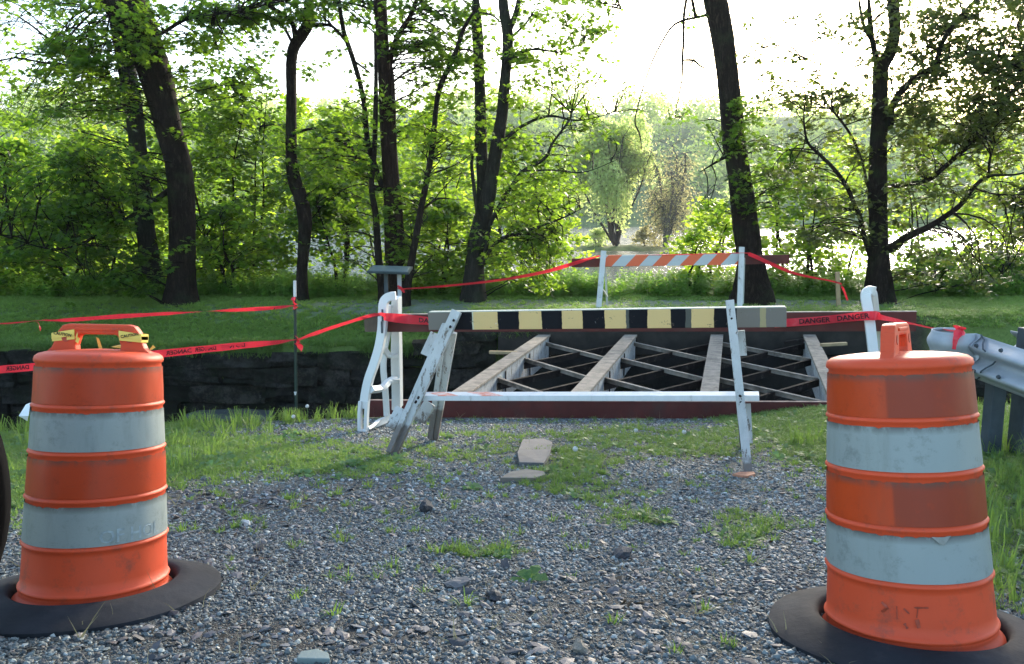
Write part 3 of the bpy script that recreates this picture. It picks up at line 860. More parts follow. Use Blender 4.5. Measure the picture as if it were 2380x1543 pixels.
# colour ramps hold 32 stops at most
cc = t.ramp(f_, [(p_, pal[k_]) for p_, k_ in grp1[:-1]], 'CONSTANT')
chip = t.ramp(t.noise(t.mapping(co, (1, 1, 1.5)), 11, 10, .8), [(.615, (0, 0, 0)), (.63, (1, 1, 1))])
chip2 = t.ramp(t.noise(t.mapping(co, (1, 1, .7), (3, 7, 1)), 16, 9, .8), [(.66, (0, 0, 0)), (.68, (1, 1, 1))])
cc = t.mix(chip, cc, (.10, .08, .06)); cc = t.mix(chip2, cc, (.60, .60, .56))
t.col(cc); t.rough(.75); t.spec(.12); t.bump(t.noise(co, 30, 5), .25, .003)
BARRIER = t.m
saw = thing('sawhorse_barricade', G(1330, 1070), 'wooden sawhorse barricade with a black and yellow painted top plank on white legs', 'barricade')
d_ = (pb - pa).normalized(); side = d_.cross(Vector((0, 0, 1))).normalized(); up_ = side.cross(d_)
Mp = Matrix((d_, -side, up_)).transposed()
c0 = (pa + pb) / 2 - up_ * .075 - side * .03
me = MB(); me.box((0, 0, 0), ((pb - pa).length, .085, .15)); tp = me.build('top_plank', BARRIER, saw, local=True, bevel=.006)
tp.matrix_local = fix(saw) @ (Matrix.Translation(c0) @ Mp.to_4x4())
mb = MB(); mb.box((0, 0, .078), ((pb - pa).length - .02, .08, .006)); ed = mb.build('pale_top_edge', m_painted_wood('edge_paint', (.52, .52, .42)), tp, local=True)
qa, qb = P(974, 915, 6.72), P(1764, 914, 5.98)
stripe = NT('striped_white'); co = stripe.coord()
cc = stripe.ramp(stripe.noise(stripe.mapping(co, (3, 3, .6)), 4, 8, .75), [(.3, (.66, .66, .64)), (.6, (.58, .58, .56)), (.68, (.35, .32, .28))])
wv = stripe.node('ShaderNodeSeparateXYZ', {0: stripe.mapping(co, (1, 1.2, 1))})
xx = stripe.math('ADD', wv.outputs[0], wv.outputs[1])
a1 = stripe.math('COMPARE', xx, -1.18); a1.node.inputs[2].default_value = .09
a2 = stripe.math('COMPARE', xx, -.80); a2.node.inputs[2].default_value = .10
topn = stripe.node('ShaderNodeSeparateXYZ', {0: co}).outputs[2]
ont = stripe.math('GREATER_THAN', topn, .018)
fade = stripe.ramp(stripe.noise(co, 9, 6, .7), [(.35, (0, 0, 0)), (.6, (1, 1, 1))])
ff = stripe.math('MULTIPLY', stripe.math('MULTIPLY', stripe.math('ADD', a1, a2), ont), fade)
stripe.col(stripe.mix(ff, cc, (.62, .17, .09))); stripe.rough(.6)
d2 = (qb - qa).normalized(); s2 = d2.cross(Vector((0, 0, 1))).normalized(); u2 = s2.cross(d2)
lp = MB(); lp.box((0, 0, 0), ((qb - qa).length, .15, .044)); lo_ = lp.build('lower_plank', stripe.m, saw, local=True, bevel=.004)
lo_.matrix_local = fix(saw) @ (Matrix.Translation((qa + qb) / 2 - u2 * .022 + s2 * .075 * 0 - s2 * .0) @ Matrix((d2, -s2, u2)).transposed().to_4x4())
# legs (plank between leg and cleat)
def leg(a, b, wid, thk, name='leg', mat=WPAINT2, parent=saw, across=None):
    a, b = Vector(a), Vector(b); d = (b - a).normalized()
    ac = Vector(across) if across is not None else d_
    n = d.cross(ac).normalized()
    mb = MB(); mb.bar(a, b, wid, thk, up=n)
    return mb.build(name, mat, parent, bevel=.004)
fl = G(912, 1056)
lt = P(1062, 728, 6.72)
l1 = leg(lt + Vector((.0, 0, .02)), fl, .085, .04)
l1b = leg(P(1038, 745, 6.80), P(904, 1050, 6.47), .045, .035, 'leg_batten')
rl = leg(P(1052, 772, 6.92), G(1008, 1024), .075, .04)
leg(P(1030, 800, 6.95), P(1000, 1018, 7.28), .05, .03, 'leg_batten')
leg(P(1014, 775, 6.98), P(990, 827, 6.93), .10, .035, 'cleat')
leg(P(1000, 936, 6.85), P(975, 978, 6.83), .11, .035, 'cleat')
leg(P(932, 948, 6.62), P(908, 996, 6.55), .09, .035, 'cleat')
fr = G(1739, 1098)
leg(P(1696, 698, 5.98), fr, .062, .045)
leg(P(1706, 770, 6.16), G(1729, 1040), .062, .04)
leg(P(1722, 768, 6.2), P(1727, 826, 6.2), .058, .035, 'cleat')
leg(P(1736, 938, 6.1), P(1741, 1030, 6.02), .055, .035, 'cleat')

for (x, y, Yy) in ((1054, 745, 6.66), (1046, 760, 6.65), (972, 925, 6.5), (966, 935, 6.5), (1700, 740, 5.93), (1702, 756, 5.93), (1720, 920, 5.76), (1721, 934, 5.76)):
    q = P(x, y, Yy); mb = MB(); mb.tube([q + Vector((0, .03, 0)), q + Vector((0, -.012, 0))], [.011, .009], 8); mb.build('bolt', STEELD, saw)
# ------------------------------------------------------------------ white plastic barricade legs
def C3(cx, cy): return ((860 + cx / 2.661) / 1.0756, (600 + cy / 2.661) / 1.0756)
def strap(pts, wid, dep, name, parent, mat=PVC, hollow=False):
    """flat moulded strap following pts (world), wide across, deep along the view"""
    rows = catmull([(p.x, p.y, p.z) for p in pts], 6)
    mb = MB(); n = len(rows)
    ring = [(-1, -1), (1, -1), (1, 1), (-1, 1)]
    for i, r_ in enumerate(rows):
        t_ = Vector(rows[min(i + 1, n - 1)] - rows[max(i - 1, 0)]).normalized()
        nrm = t_.cross(Vector((.25, 1, 0))).normalized(); dp = nrm.cross(t_).normalized()
        for u_, v_ in ring: mb.v.append(tuple(Vector(r_) + nrm * u_ * wid / 2 + dp * v_ * dep / 2))
    for i in range(n - 1):
        for k in range(4):
            a_ = i * 4 + k; b_ = i * 4 + (k + 1) % 4
            mb.f.append((a_, b_, b_ + 4, a_ + 4))
    mb.f += [(0, 1, 2, 3), tuple((n - 1) * 4 + k for k in (3, 2, 1, 0))]
    return mb.build(name, mat, parent, bevel=.006)
pl = thing('plastic_barricade_leg', G(880, 995), 'white moulded plastic A-frame leg with curved front at the left end of the barricade', 'barricade', 'white plastic barricade legs')
def pts3(lst, Y0, Y1):
    n = len(lst); out = []
    for i, (a_, b_) in enumerate(lst):
        x, y = C3(a_, b_); f = (b_ - lst[0][1]) / (lst[-1][1] - lst[0][1])
        out.append(P(x, y, Y0 + (Y1 - Y0) * f))
    return out
front = pts3([(345, 372), (300, 378), (268, 410), (260, 480), (256, 580), (238, 700), (205, 815), (168, 920), (146, 1020), (134, 1120)], 8.15, 8.0)
strap(front, .088, .065, 'front_leg', pl)
f1 = pts3([(112, 1070), (106, 1170), (108, 1282)], 7.99, 7.95); f2 = pts3([(156, 1070), (150, 1170), (146, 1278)], 7.99, 7.97)
strap(f1, .034, .06, 'front_leg', pl); strap(f2, .034, .06, 'front_leg', pl)
strap(pts3([(104, 1275), (150, 1276)], 7.95, 7.95), .05, .06, 'foot', pl)
# inner rail of the front leg
strap(pts3([(300, 430), (292, 600), (272, 720), (262, 850), (275, 1000), (285, 1170)], 8.35, 8.5), .06, .04, 'inner_rail', pl)
strap(pts3([(350, 375), (348, 600), (345, 800), (350, 1000), (350, 1130)], 8.42, 8.72), .10, .05, 'rear_leg', pl)
strap(pts3([(362, 380), (372, 700), (378, 1110)], 8.35, 8.66), .02, .09, 'rear_leg_flange', pl)
strap(pts3([(262, 715), (300, 765), (362, 770)], 8.2, 8.5), .04, .06, 'cross_brace', pl)
a_ = [P(*C3(180, 995), 8.0), P(*C3(250, 985), 8.2), P(*C3(300, 940), 8.4), P(*C3(352, 928), 8.55)]
strap(a_, .06, .06, 'cross_brace', pl)
strap([P(*C3(150, 1262), 7.98), P(*C3(230, 1215), 8.3), P(*C3(320, 1180), 8.65)], .035, .07, 'foot_bar', pl)
mb = MB()
for (cx, cy) in ((256, 500), (252, 580)):
    x, y = C3(cx, cy); p = P(x, y, 8.06); mb.box(p, (.018, .012, .12))
mb.build('slot', GALV_D, pl)
pr = thing('plastic_barricade_leg', G(2040, 1005), 'white moulded plastic barricade leg rising behind the right drum', 'barricade', 'white plastic barricade legs')
top = P(2014, 688, 7.25); bot = P(2044, 940, 6.95); ft = G(2052, 1000)
strap([P(2030, 676, 7.32), P(2018, 677, 7.27), P(2012, 690, 7.24), top.lerp(bot, .2), top.lerp(bot, .6), bot, Vector(ft)], .085, .05, 'front_leg', pr)
strap([P(2030, 676, 7.34), P(2036, 720, 7.4), P(2058, 960, 7.9)], .05, .05, 'rear_leg', pr)
strap([P(2018, 752, 7.2), P(2030, 790, 7.17)], .02, .03, 'raised_panel', pr, POSTW)

# ------------------------------------------------------------------ far striped barricade
fb = thing('striped_barricade', (P(1560, 715, 15.9).x, 15.9, .25), 'orange and white striped barricade on white legs at the far end of the bridge', 'barricade')
t = NT('orange_white_stripe'); co = t.coord(); s_ = t.node('ShaderNodeSeparateXYZ', {0: co})
v_ = t.math('ADD', s_.outputs[0], t.math('MULTIPLY', s_.outputs[2], -.95))
v_ = t.math('FRACT', t.math('ADD', t.math('DIVIDE', v_, .533), .55))
ma = t.math('LESS_THAN', v_, .5)
cc = t.mix(ma, (.40, .43, .43), (.62, .10, .03))
cc = t.mix(t.ramp(t.noise(co, 12, 8, .75), [(.6, (0, 0, 0)), (.7, (.5, .5, .5))]), cc, (.2, .2, .18))
t.col(cc); t.rough(.4)
a, b = P(1404, 606, 15.9), P(1722, 602, 15.9)
mb = MB(); mb.box((0, 0, 0), ((b - a).length, .04, .22)); o = mb.build('striped_board', t.m, fb, local=True, bevel=.003)
ang = math.atan2(b.z - a.z, b.x - a.x)
o.matrix_local = fix(fb) @ Matrix.Translation((a + b) / 2) @ Matrix.Rotation(-ang, 4, 'Y')
for (x0, y0, x1, y1, YY0, YY1, wd) in ((1403, 583, 1391, 719, 15.85, 15.6, .105), (1724, 574, 1719, 713, 15.85, 15.6, .10), (1406, 600, 1411, 710, 16.0, 16.35, .04), (1728, 600, 1725, 706, 16.0, 16.35, .06)):
    leg(P(x0, y0, YY0), P(x1, y1, YY1), wd, .045, 'leg', WPAINT, fb, across=(1, 0, 0))
leg(P(1392, 660, 15.66), P(1412, 690, 16.2), .03, .03, 'cross_brace', WPAINT, fb, across=(1, 0, 0))
rp = thing('red_plank', P(1580, 622, 16.05), 'shorter dark red plank resting behind the striped far barricade', 'plank', 'long dark red planks')
a, b = P(1329, 611, 16.05), P(1834, 602, 16.05)
mb = MB(); mb.bar(a, b, .045, .175); mb.build('board', REDP, rp, bevel=.003)

# ------------------------------------------------------------------ information panel, stakes
ip = thing('information_panel', (P(912, 700, 15.4).x, 15.4, .0), 'dark slanted information panel on two grey metal posts on the far lawn', 'sign')
p0, p1 = P(857, 616, 15.1), P(957, 616, 15.1)
cpt = P(907, 627, 15.3)
Mx = Matrix.Rotation(R(8), 4, 'Y') @ Matrix.Rotation(R(-14), 4, 'X')
mb = MB(); mb.box((0, 0, 0), (.78, .62, .045)); o = mb.build('panel', SIGNM, ip, local=True, bevel=.006)
o.matrix_local = fix(ip) @ Matrix.Translation(cpt) @ Matrix.Rotation(R(2), 4, 'Y') @ Matrix.Rotation(R(6), 4, 'X')
mb = MB(); mb.box((0, 0, .026), (.70, .54, .008)); mb.build('panel_face', m_plain('panel_face', (.12, .16, .17), .3, .2, 4, 0, .5), o, local=True)
for x in (897, 928):
    a = P(x, 634, 15.3); a.z -= .02; q = P(x + 1, 735, 15.3)
    mb = MB(); mb.bar(a, Vector((a.x, a.y, float(far_z(a.x, a.y)) - .05)), .07, .07, up=(0, 1, 0)); mb.build('post', GALV_D if x < 900 else GALV, ip)
tpb = G(688, 966)
tpt = thing('steel_stake', tpb, 'thin dark green steel stake with a white top holding up the red tape', 'stake')
top = P(685, 652, tpb.y); base = Vector((tpb.x, tpb.y, tpb.z - .1)); m1 = top.lerp(base, .11)
mb = MB(); mb.bar(m1, base, .034, .008, up=(0, 1, 0)); mb.bar(m1 + Vector((0, -.012, 0)), base + Vector((0, -.012, 0)), .008, .022, up=(0, 1, 0)); mb.build('post', POSTG, tpt)
mb = MB(); mb.bar(top, m1, .034, .008, up=(0, 1, 0)); mb.bar(top + Vector((0, -.012, 0)), m1 + Vector((0, -.012, 0)), .008, .022, up=(0, 1, 0)); mb.build('white_tip', POSTW, tpt)
q = top.lerp(base, .78); mb = MB(); mb.tube([q + Vector((0, -.03, .02)), q + Vector((0, -.035, -.02))], [.018, .008], 8); mb.build('wire_clip', POSTW, tpt)
ws = thing('wooden_stake', (P(1948, 700, 16.3).x, 16.3, .22), 'short pale wooden stake holding red tape right of the far barricade', 'stake')
mb = MB(); mb.bar(P(1946, 632, 16.3), P(1949, 712, 16.3), .085, .035, up=(0, 1, 0)); mb.build('stake', STAKE, ws, bevel=.004)

# ------------------------------------------------------------------ danger tape
t = NT('red_tape'); co = t.coord()
t.col(t.ramp(t.noise(co, 3, 4), [(.3, (.60, .018, .04)), (.7, (.78, .03, .055))])); t.rough(.28); t.spec(.5)
t.bump(t.noise(t.mapping(co, (1, 1, .5)), 22, 5, .6), .9, .012)
tr = t.node('ShaderNodeBsdfTranslucent'); tr.inputs[0].default_value = (.9, .05, .07, 1)
mx = t.node('ShaderNodeMixShader', {0: .3}); t.l.new(t.b.outputs[0], mx.inputs[1]); t.l.new(tr.outputs[0], mx.inputs[2]); t.l.new(mx.outputs[0], t.out.inputs[0])
TAPE = t.m
def text_mesh(txt, height, bold=.0):
    cu = bpy.data.curves.new('lettering', 'FONT'); cu.body = txt; cu.size = height / .72; cu.align_x = 'CENTER'; cu.align_y = 'CENTER'
    cu.offset = bold; cu.resolution_u = 2
    o = bpy.data.objects.new('t', cu); COL.objects.link(o)
    dg = bpy.context.evaluated_depsgraph_get()
    me = bpy.data.meshes.new_from_object(o.evaluated_get(dg)); me.name = 'lettering'
    bpy.data.objects.remove(o)
    return me
def tape_strip(name, pts, parent, wid=.075, seed=0, wob=1.0, sub=8):
    """pts rows: (point, half-turn angle in degrees away from vertical, width factor)"""
    r = random.Random(seed)
    rows = catmull([(p.x, p.y, p.z, a_, w_) for p, a_, w_ in pts], sub)
    mb = MB(); n = len(rows)
    for i, q in enumerate(rows):
        t_ = Vector(rows[min(i + 1, n - 1)][:3] - rows[max(i - 1, 0)][:3]).normalized()
        side = t_.cross(Vector((0, 0, 1))).normalized(); upv = side.cross(t_)
        an = R(q[3] + 6 * wob * math.sin(i * .9 + seed) + 4 * wob * r.uniform(-1, 1))
        v = (upv * math.cos(an) + side * math.sin(an)) * wid * .5 * q[4]
        c = Vector(q[:3])
        mid = side * .004 * math.sin(i * 1.7 + seed)
        mb.v += [tuple(c - v), tuple(c + mid), tuple(c + v)]
    for i in range(n - 1):
        for k in range(2):
            a_ = i * 3 + k; mb.f.append((a_, a_ + 1, a_ + 4, a_ + 3))
    return mb.build(name, TAPE, parent, smoothf=True)
def letter_on(tape, txt, p, q, h, mirror=False, lift=.006):
    """flat print along the tape from p to q (world)"""
    me = text_mesh(txt, h, .0016)
    d = (q - p).normalized(); s = d.cross(Vector((0, 0, 1))).normalized(); u = s.cross(d)
    L = (q - p).length
    xs_ = [v.co.x for v in me.vertices]; wd = max(xs_) - min(xs_)
    M = Matrix((d * (L / wd) * (-1 if mirror else 1), u, s)).transposed().to_4x4()
    tocam = (Vector((0, 0, CAMZ)) - (p + q) / 2).normalized()
    M = Matrix.Translation((p + q) / 2 + tocam * lift) @ M
    me.transform(M); me.transform(fix(tape)); me.materials.clear(); me.materials.append(BLACKP)
    o = bpy.data.objects.new('lettering', me); link(o, tape)
    return o
TY = tpb.y - .03
# upper left
tA = thing('danger_tape', P(400, 738, 9.3), 'upper red danger tape running left from the top of the green stake', 'tape', 'red danger tapes')
tape_strip('tape', [(P(-160, 752, 9.7), 30, .5), (P(0, 752, 9.6), 55, .45), (P(88, 745, 9.5), 75, .6), (P(150, 744, 9.45), 40, .7), (P(280, 735, 9.35), 30, .8), (P(400, 728, 9.2), 40, .62), (P(470, 724, 9.15), 80, .6), (P(560, 720, 9.05), 30, .65), (P(640, 715, 8.95), 30, .6), (P(686, 710, TY), 70, .5)], tA, seed=1)
tape_strip('loose_end', [(P(84, 747, 9.45), 60, .8), (P(92, 756, 9.43), 40, 1.3), (P(94, 770, 9.42), 0, .3)], tA, seed=2, sub=4)
letter_on(tA, 'DANGER', P(596, 718, 9.0), P(640, 715.5, 8.95), .028, True)
tape_strip('knot', [(P(684, 690, TY), 80, .6), (P(680, 700, TY - .02), 30, .7), (P(688, 708, TY - .03), 60, .9), (P(682, 716, TY - .02), 20, .6), (P(692, 712, TY - .02), 90, .6)], tA, seed=3, sub=4)
# lower left
tB = thing('danger_tape', P(530, 810, 8.3), 'lower red danger tape passing behind the left drum to the green stake', 'tape', 'red danger tapes')
tape_strip('tape', [(P(-160, 880, 7.3), 0, 1), (P(0, 859, 7.6), 5, 1), (P(72, 853, 7.7), 5, 1), (P(383, 821, 8.05), 4, 1.05), (P(480, 811, 8.2), 4, 1), (P(570, 802, 8.4), 8, .95), (P(640, 796, 8.65), 30, .75), (P(690, 789, TY), 70, .5)], tB, seed=4, wob=.5)
for (x0, y0, x1, y1, Ya, Yb, tx) in ((386, 821.5, 446, 814.5, 8.05, 8.14, 'DANGER'), (453, 813.5, 503, 808.5, 8.15, 8.25, 'DANGER'), (513, 807.5, 570, 801.5, 8.27, 8.4, 'DO NOT'), (14, 857.5, 68, 853, 7.62, 7.7, 'DANGER')):
    letter_on(tB, tx, P(x0, y0, Ya), P(x1, y1, Yb), .042, True)
tC = thing('danger_tape', P(780, 765, 8.5), 'red danger tape rising from the green stake to the white plastic leg', 'tape', 'red danger tapes')
tape_strip('tape', [(P(692, 790, TY), 70, .5), (P(740, 772, 8.7), 55, .7), (P(800, 752, 8.4), 60, .7), (P(860, 734, 8.1), 60, .75), (P(884, 731, 7.98), 50, .8), (P(896, 736, 7.93), 0, 1.0), (P(912, 738, 8.03), 0, 1.15), (P(950, 742, 8.12), 0, 1.25), (P(1010, 747, 8.05), 0, 1.0)], tC, seed=5, wob=.5)
letter_on(tC, 'DA', P(973, 744, 8.05), P(996, 746, 8.03), .045, False, .02)
tape_strip('knot', [(P(686, 780, TY), 60, .5), (P(694, 790, TY - .03), 20, .9), (P(688, 798, TY - .03), 70, .8), (P(698, 806, TY - .02), 10, .9), (P(700, 818, TY - .02), 40, .25)], tC, seed=6, sub=4)
# right part, over the red plank to the guardrail
tD = thing('danger_tape', P(1990, 745, 7.2), 'red danger tape lettered over the red plank, tied to the guardrail end', 'tape', 'red danger tapes')
def onp(x, y, off=.05):
    dx = (x - 1190) / FPX; u = 0
    for k in range(1001):
        pq = UPA.lerp(UPB, k / 1000); dep = pq.y * CP - (pq.z - CAMZ) * SP
        if pq.x >= dx * dep: break
    return P(x, y, pq.y - off)
tape_strip('tape', [(onp(1800, 752), 0, 1), (onp(1830, 750), 0, 1), (onp(1900, 745), 0, 1.0), (onp(1960, 739), 0, 1.0), (P(2010, 734, 7.12), 0, 1.05), (P(2036, 734, 7.1), 0, 1.05), (P(2052, 738, 7.05), 20, .7), (P(2110, 750, 6.6), 55, .7), (P(2170, 763, 6.1), 65, .6), (P(2226, 770, 5.62), 70, .6)], tD, seed=7, wob=.4)
letter_on(tD, 'DANGER', onp(1857, 748, .06), onp(1929, 743, .06), .046)
letter_on(tD, 'DANGER', onp(1945, 741, .07), P(2020, 734, 7.09), .046)
tape_strip('knot', [(P(2222, 764, 5.6), 30, .8), (P(2232, 758, 5.56), 80, .7), (P(2238, 768, 5.55), 20, .8), (P(2226, 776, 5.54), 60, .9), (P(2218, 800, 5.55), 20, .4)], tD, seed=8, sub=5)
tape_strip('loose_end', [(P(2232, 766, 5.55), 30, .8), (P(2222, 785, 5.53), 50, .5), (P(2217, 812, 5.53), 30, .35)], tD, seed=9, sub=5)
# far tape
tE = thing('danger_tape', P(1130, 650, 15.5), 'far red danger tape strung from the information panel over the striped barricade', 'tape', 'red danger tapes')
tape_strip('tape', [(P(924, 671, 15.25), 60, .8), (P(945, 671, 15.25), 60, .8), (P(1040, 664, 15.35), 40, .75), (P(1160, 651, 15.55), 40, .85), (P(1260, 633, 15.7), 25, 1.0), (P(1328, 614, 15.9), 20, 1.1), (P(1385, 597, 15.95), 50, .8), (P(1410, 595, 15.95), 60, .5), (P(1560, 592, 15.85), 60, .45), (P(1722, 588, 15.8), 60, .5), (P(1745, 592, 15.9), 20, 1.0), (P(1790, 612, 16.0), 10, .9), (P(1850, 636, 16.15), 30, .75), (P(1944, 656, 16.25), 50, .6), (P(1958, 668, 16.22), 40, .7), (P(1970, 698, 16.2), 30, .5)], tE, seed=10, wob=.5)
tape_strip('knot', [(P(924, 664, 15.22), 40, .8), (P(934, 672, 15.2), 20, 1), (P(940, 680, 15.2), 60, .6)], tE, seed=11, sub=4)

# ------------------------------------------------------------------ guardrail
gr = thing('guardrail', Vector((3.3, 5.5, float(near_z(3.3, 5.5)))), 'grey galvanised W-beam guardrail with a rounded end at the right edge', 'guardrail')
def wprof(h=.31):
    out = []
    for k in range(25):
        u = k / 24; zz = (.5 - u) * h
        a_ = abs(zz) / (h / 2)
        off = .042 * (1 - math.cos(2 * math.pi * min(1, a_ * 1.02))) * 1.0
        out.append((off, zz))
    return out
def rail(path, name, parent, mat, hrow=None):
    """path rows (x,y,z,nx,ny) ; n points towards the road"""
    pr_ = wprof(); mb = MB(); n = len(pr_)
    for (x, y, z, nx, ny) in path:
        for o_, zz in pr_: mb.v.append((x + nx * o_, y + ny * o_, z + zz))
    for i in range(len(path) - 1):
        for k in range(n - 1):
            a_ = i * n + k; mb.f.append((a_, a_ + 1, a_ + n + 1, a_ + n))
    o = mb.build(name, mat, parent, angle=50)
    sm = o.modifiers.new('thick', 'SOLIDIFY'); sm.thickness = .004
    return o
e0 = P(2262, 826, 5.6); e1 = P(2380, 868, 5.2)
dirr = Vector((e1.x - e0.x, e1.y - e0.y, 0)).normalized()
far_end = e0 + (e1 - e0) * 5
nrm = Vector((-dirr.y, dirr.x, 0))
if nrm.x > 0: nrm = -nrm
rail([(p.x, p.y, p.z, nrm.x, nrm.y) for p in (e0, e0.lerp(far_end, .3), e0.lerp(far_end, .6), far_end)], 'w_beam', gr, GALV)
# bull nose end
Rn = .15; cx_, cy_ = e0.x - .07, e0.y + .125
path = [(e0.x + dirr.x * .06 + nrm.x * .004, e0.y + dirr.y * .06 + nrm.y * .004, e0.z, nrm.x, nrm.y)]
for k in range(21):
    th = R(-62) - R(250) * k / 20
    path.append((cx_ + Rn * math.cos(th), cy_ + Rn * math.sin(th), e0.z + .004, math.cos(th) * .3, math.sin(th) * .3))
rail(path, 'rounded_end', gr, GALV)
bk = e0 - nrm * (2 * Rn + .06)
rail([(p.x, p.y, p.z, -nrm.x, -nrm.y) for p in (bk - dirr * .05, bk + dirr * .5, bk + dirr * 2.5)], 'w_beam', gr, GALV)
mb = MB(); a = e0 - nrm * .17 + dirr * .05; mb.bar(a + Vector((0, 0, .0)), Vector((a.x, a.y, float(near_z(a.x, a.y)) - .1)), .10, .10, up=(0, 1, 0)); mb.build('post', GALV_D, gr, bevel=.008)
for k in (.62, 2.5):
    a = e0 + dirr * k - nrm * .16
    mb = MB(); mb.bar(a + Vector((0, 0, .16)), Vector((a.x, a.y, float(near_z(a.x, a.y)) - .1)), .10, .15, up=(0, 1, 0)); mb.build('post', GALV_D, gr, bevel=.01)
a = e0 + dirr * .1 - nrm * .42; mb = MB(); mb.bar(a + Vector((0, 0, .19)), Vector((a.x, a.y, float(near_z(a.x, a.y)) - .1)), .16, .16, up=(0, 1, 0)); mb.build('post', GALV_D, gr, bevel=.01)
for (k, zz) in ((.10, .09), (.10, -.09), (.30, .09), (.30, -.09)):
    a = e0 + dirr * k + nrm * .08 + Vector((0, 0, zz)); mb = MB(); mb.tube([a, a + nrm * .012], [.016, .012], 8)
    mb.build('bolt', GALV_D, gr)
bl = [(.0, .155, .004), (.03, .14, .02), (.055, .09, .04), (.075, .0, .085)]
sp = []
for k in range(13):
    zz = .155 - .31 * k / 12; aa = abs(zz) / .155
    off = .042 * (1 - math.cos(2 * math.pi * min(1, aa * 1.02)))
    bulge = .14 * (1 - (k / 12 * 2 - 1) ** 2)
    sp.append(e0 + dirr * (.06 + bulge) + nrm * (off + .008) + Vector((0, 0, zz)))
mb = MB(); mb.tube(sp, [.006] * len(sp), 6); mb.build('overlap_seam', GALV_D, gr)

# ------------------------------------------------------------------ traffic drums
TILT = math.atan(.151)
def drum_profile(rid):
    """body radii against height"""
    pts = [(.0, .0)]
    return pts
ZR = [.067, .230, .402, .568, .737]
def rad(z): return .2195 + (.262 - .2195) * (1 - z / .905) ** 1.1
def dent(a_, z, seed):
    return .0035 * mnoise.noise(Vector((math.cos(a_) * 1.6 + seed, math.sin(a_) * 1.6, z * 3.2))) + .0012 * mnoise.noise(Vector((math.cos(a_) * 5, math.sin(a_) * 5 + seed, z * 10)))
def make_drum(base, roll, label, seed, handle_yaw):
    root = thing('traffic_drum', base, label, 'traffic drum', 'orange and white traffic drums', rot=(-TILT, roll, 0))
    prof = [(.10, .004), (.274, .004), (.279, .010), (.278, .018), (.268, .026), (.264, .035)]
    for i, z in enumerate(ZR):
        rr = rad(z)
        lo = (ZR[i - 1] + .008 if i else .035)
        for f in (.25, .6, .9): prof.append((rad(lo + (z - .012 - lo) * f) - .003 + (.002 if i == 0 else 0), lo + (z - .012 - lo) * f))
        prof += [(rr - .001, z - .010), (rr + .0045, z - .005), (rr + .0055, z), (rr + .0015, z + .006), (rr - .003, z + .009)]
    for z in (.80, .87): prof.append((rad(z) - .003, z))
    rt = rad(.9)
    prof += [(rt - .003, .892), (rt + .004, .897), (rt + .005, .905), (rt + .001, .918), (rt - .012, .928), (rt - .035, .934), (.13, .940), (.0005, .946)]
    mb = MB(); mb.lathe(prof, 96)
    mb.v = [((lambda a_, r_: (r_ * math.cos(a_), r_ * math.sin(a_), v[2]))(math.atan2(v[1], v[0]), math.hypot(v[0], v[1]) + (dent(math.atan2(v[1], v[0]), v[2], seed) if v[2] > .03 else 0))) for v in mb.v]
    body = mb.build('body', DPLASTIC, root, local=True, angle=60)
    # sheeting bands, each proud of the plastic, with a frayed upper edge
    rr_ = random.Random(seed)
    for k, (z0, z1, mat) in enumerate(((.747, .884, SHEET_O), (.579, .722, SHEET_W), (.413, .553, SHEET_O), (.241, .388, SHEET_W))):
        mb = MB(); n = 160; rows = 7
        for j in range(rows + 1):
            for q in range(n):
                a_ = 2 * math.pi * q / n
                zt = z1 - (.0035 + .005 * abs(mnoise.noise(Vector((q * .21, k * 5 + seed, 0)))) + (.004 if rr_.random() < .1 else 0)) 
                z = z0 + (zt - z0) * j / rows
                r_ = rad(z) + .0012 + dent(a_, z, seed) + .0009 * mnoise.noise(Vector((math.cos(a_) * 3, math.sin(a_) * 3, z * 9 + seed)))
                mb.v.append((r_ * math.cos(a_), r_ * math.sin(a_), z))
        for j in range(rows):
            for q in range(n):
                a_ = j * n + q; b_ = j * n + (q + 1) % n; mb.f.append((a_, b_, b_ + n, a_ + n))
        b = mb.build('reflective_band', mat, root, local=True, smoothf=True)
        if seed > 5:
            b.data.materials.clear(); b.data.materials.append(SHEET_O2 if mat is SHEET_O else SHEET_W2)
    # handle
    w2, hh, z0 = .165, .112, .928
    outer = []
    out = [(-w2 - .045, z0 - .01), (-w2 - .01, z0 + .022), (-w2 + .002, z0 + .05), (-w2 + .012, hh + z0 - .03), (-w2 + .03, hh + z0 - .006), (-w2 + .055, hh + z0), (w2 - .055, hh + z0), (w2 - .03, hh + z0 - .006), (w2 - .012, hh + z0 - .03), (w2 - .002, z0 + .05), (w2 + .01, z0 + .022), (w2 + .045, z0 - .01)]
    inn = [(w2 - .085, z0 - .01), (w2 - .08, z0 + .03), (w2 - .09, hh + z0 - .047), (w2 - .10, hh + z0 - .04), (-w2 + .10, hh + z0 - .04), (-w2 + .09, hh + z0 - .047), (-w2 + .08, z0 + .03), (-w2 + .085, z0 - .01)]
    mb = MB(); mb.prism(out + inn, .044)
    hd = mb.build('handle', DPLASTIC, root, local=True, bevel=.007)
    hd.rotation_euler = (0, 0, handle_yaw)
    mb = MB(); mb.prism([(-.085, hh + z0 - .026), (.085, hh + z0 - .026), (.092, hh + z0 - .020), (.085, hh + z0 - .014), (-.085, hh + z0 - .014), (-.092, hh + z0 - .020)], .052)
    mb.build('grip_rib', DPLASTIC, hd, local=True, bevel=.003)
    mm = m_plain('mount_plastic', (.35, .06, .03), .6, .2, 5, .1, .3)
    for sx_ in (-1, 1):
        mb = MB(); mb.tube([Vector((sx_ * (w2 - .045), -.024, z0 + .058)), Vector((sx_ * (w2 - .045), .024, z0 + .058))], [.016, .016], 16)
        mb.build('lamp_mount', mm, hd, local=True)
    return root
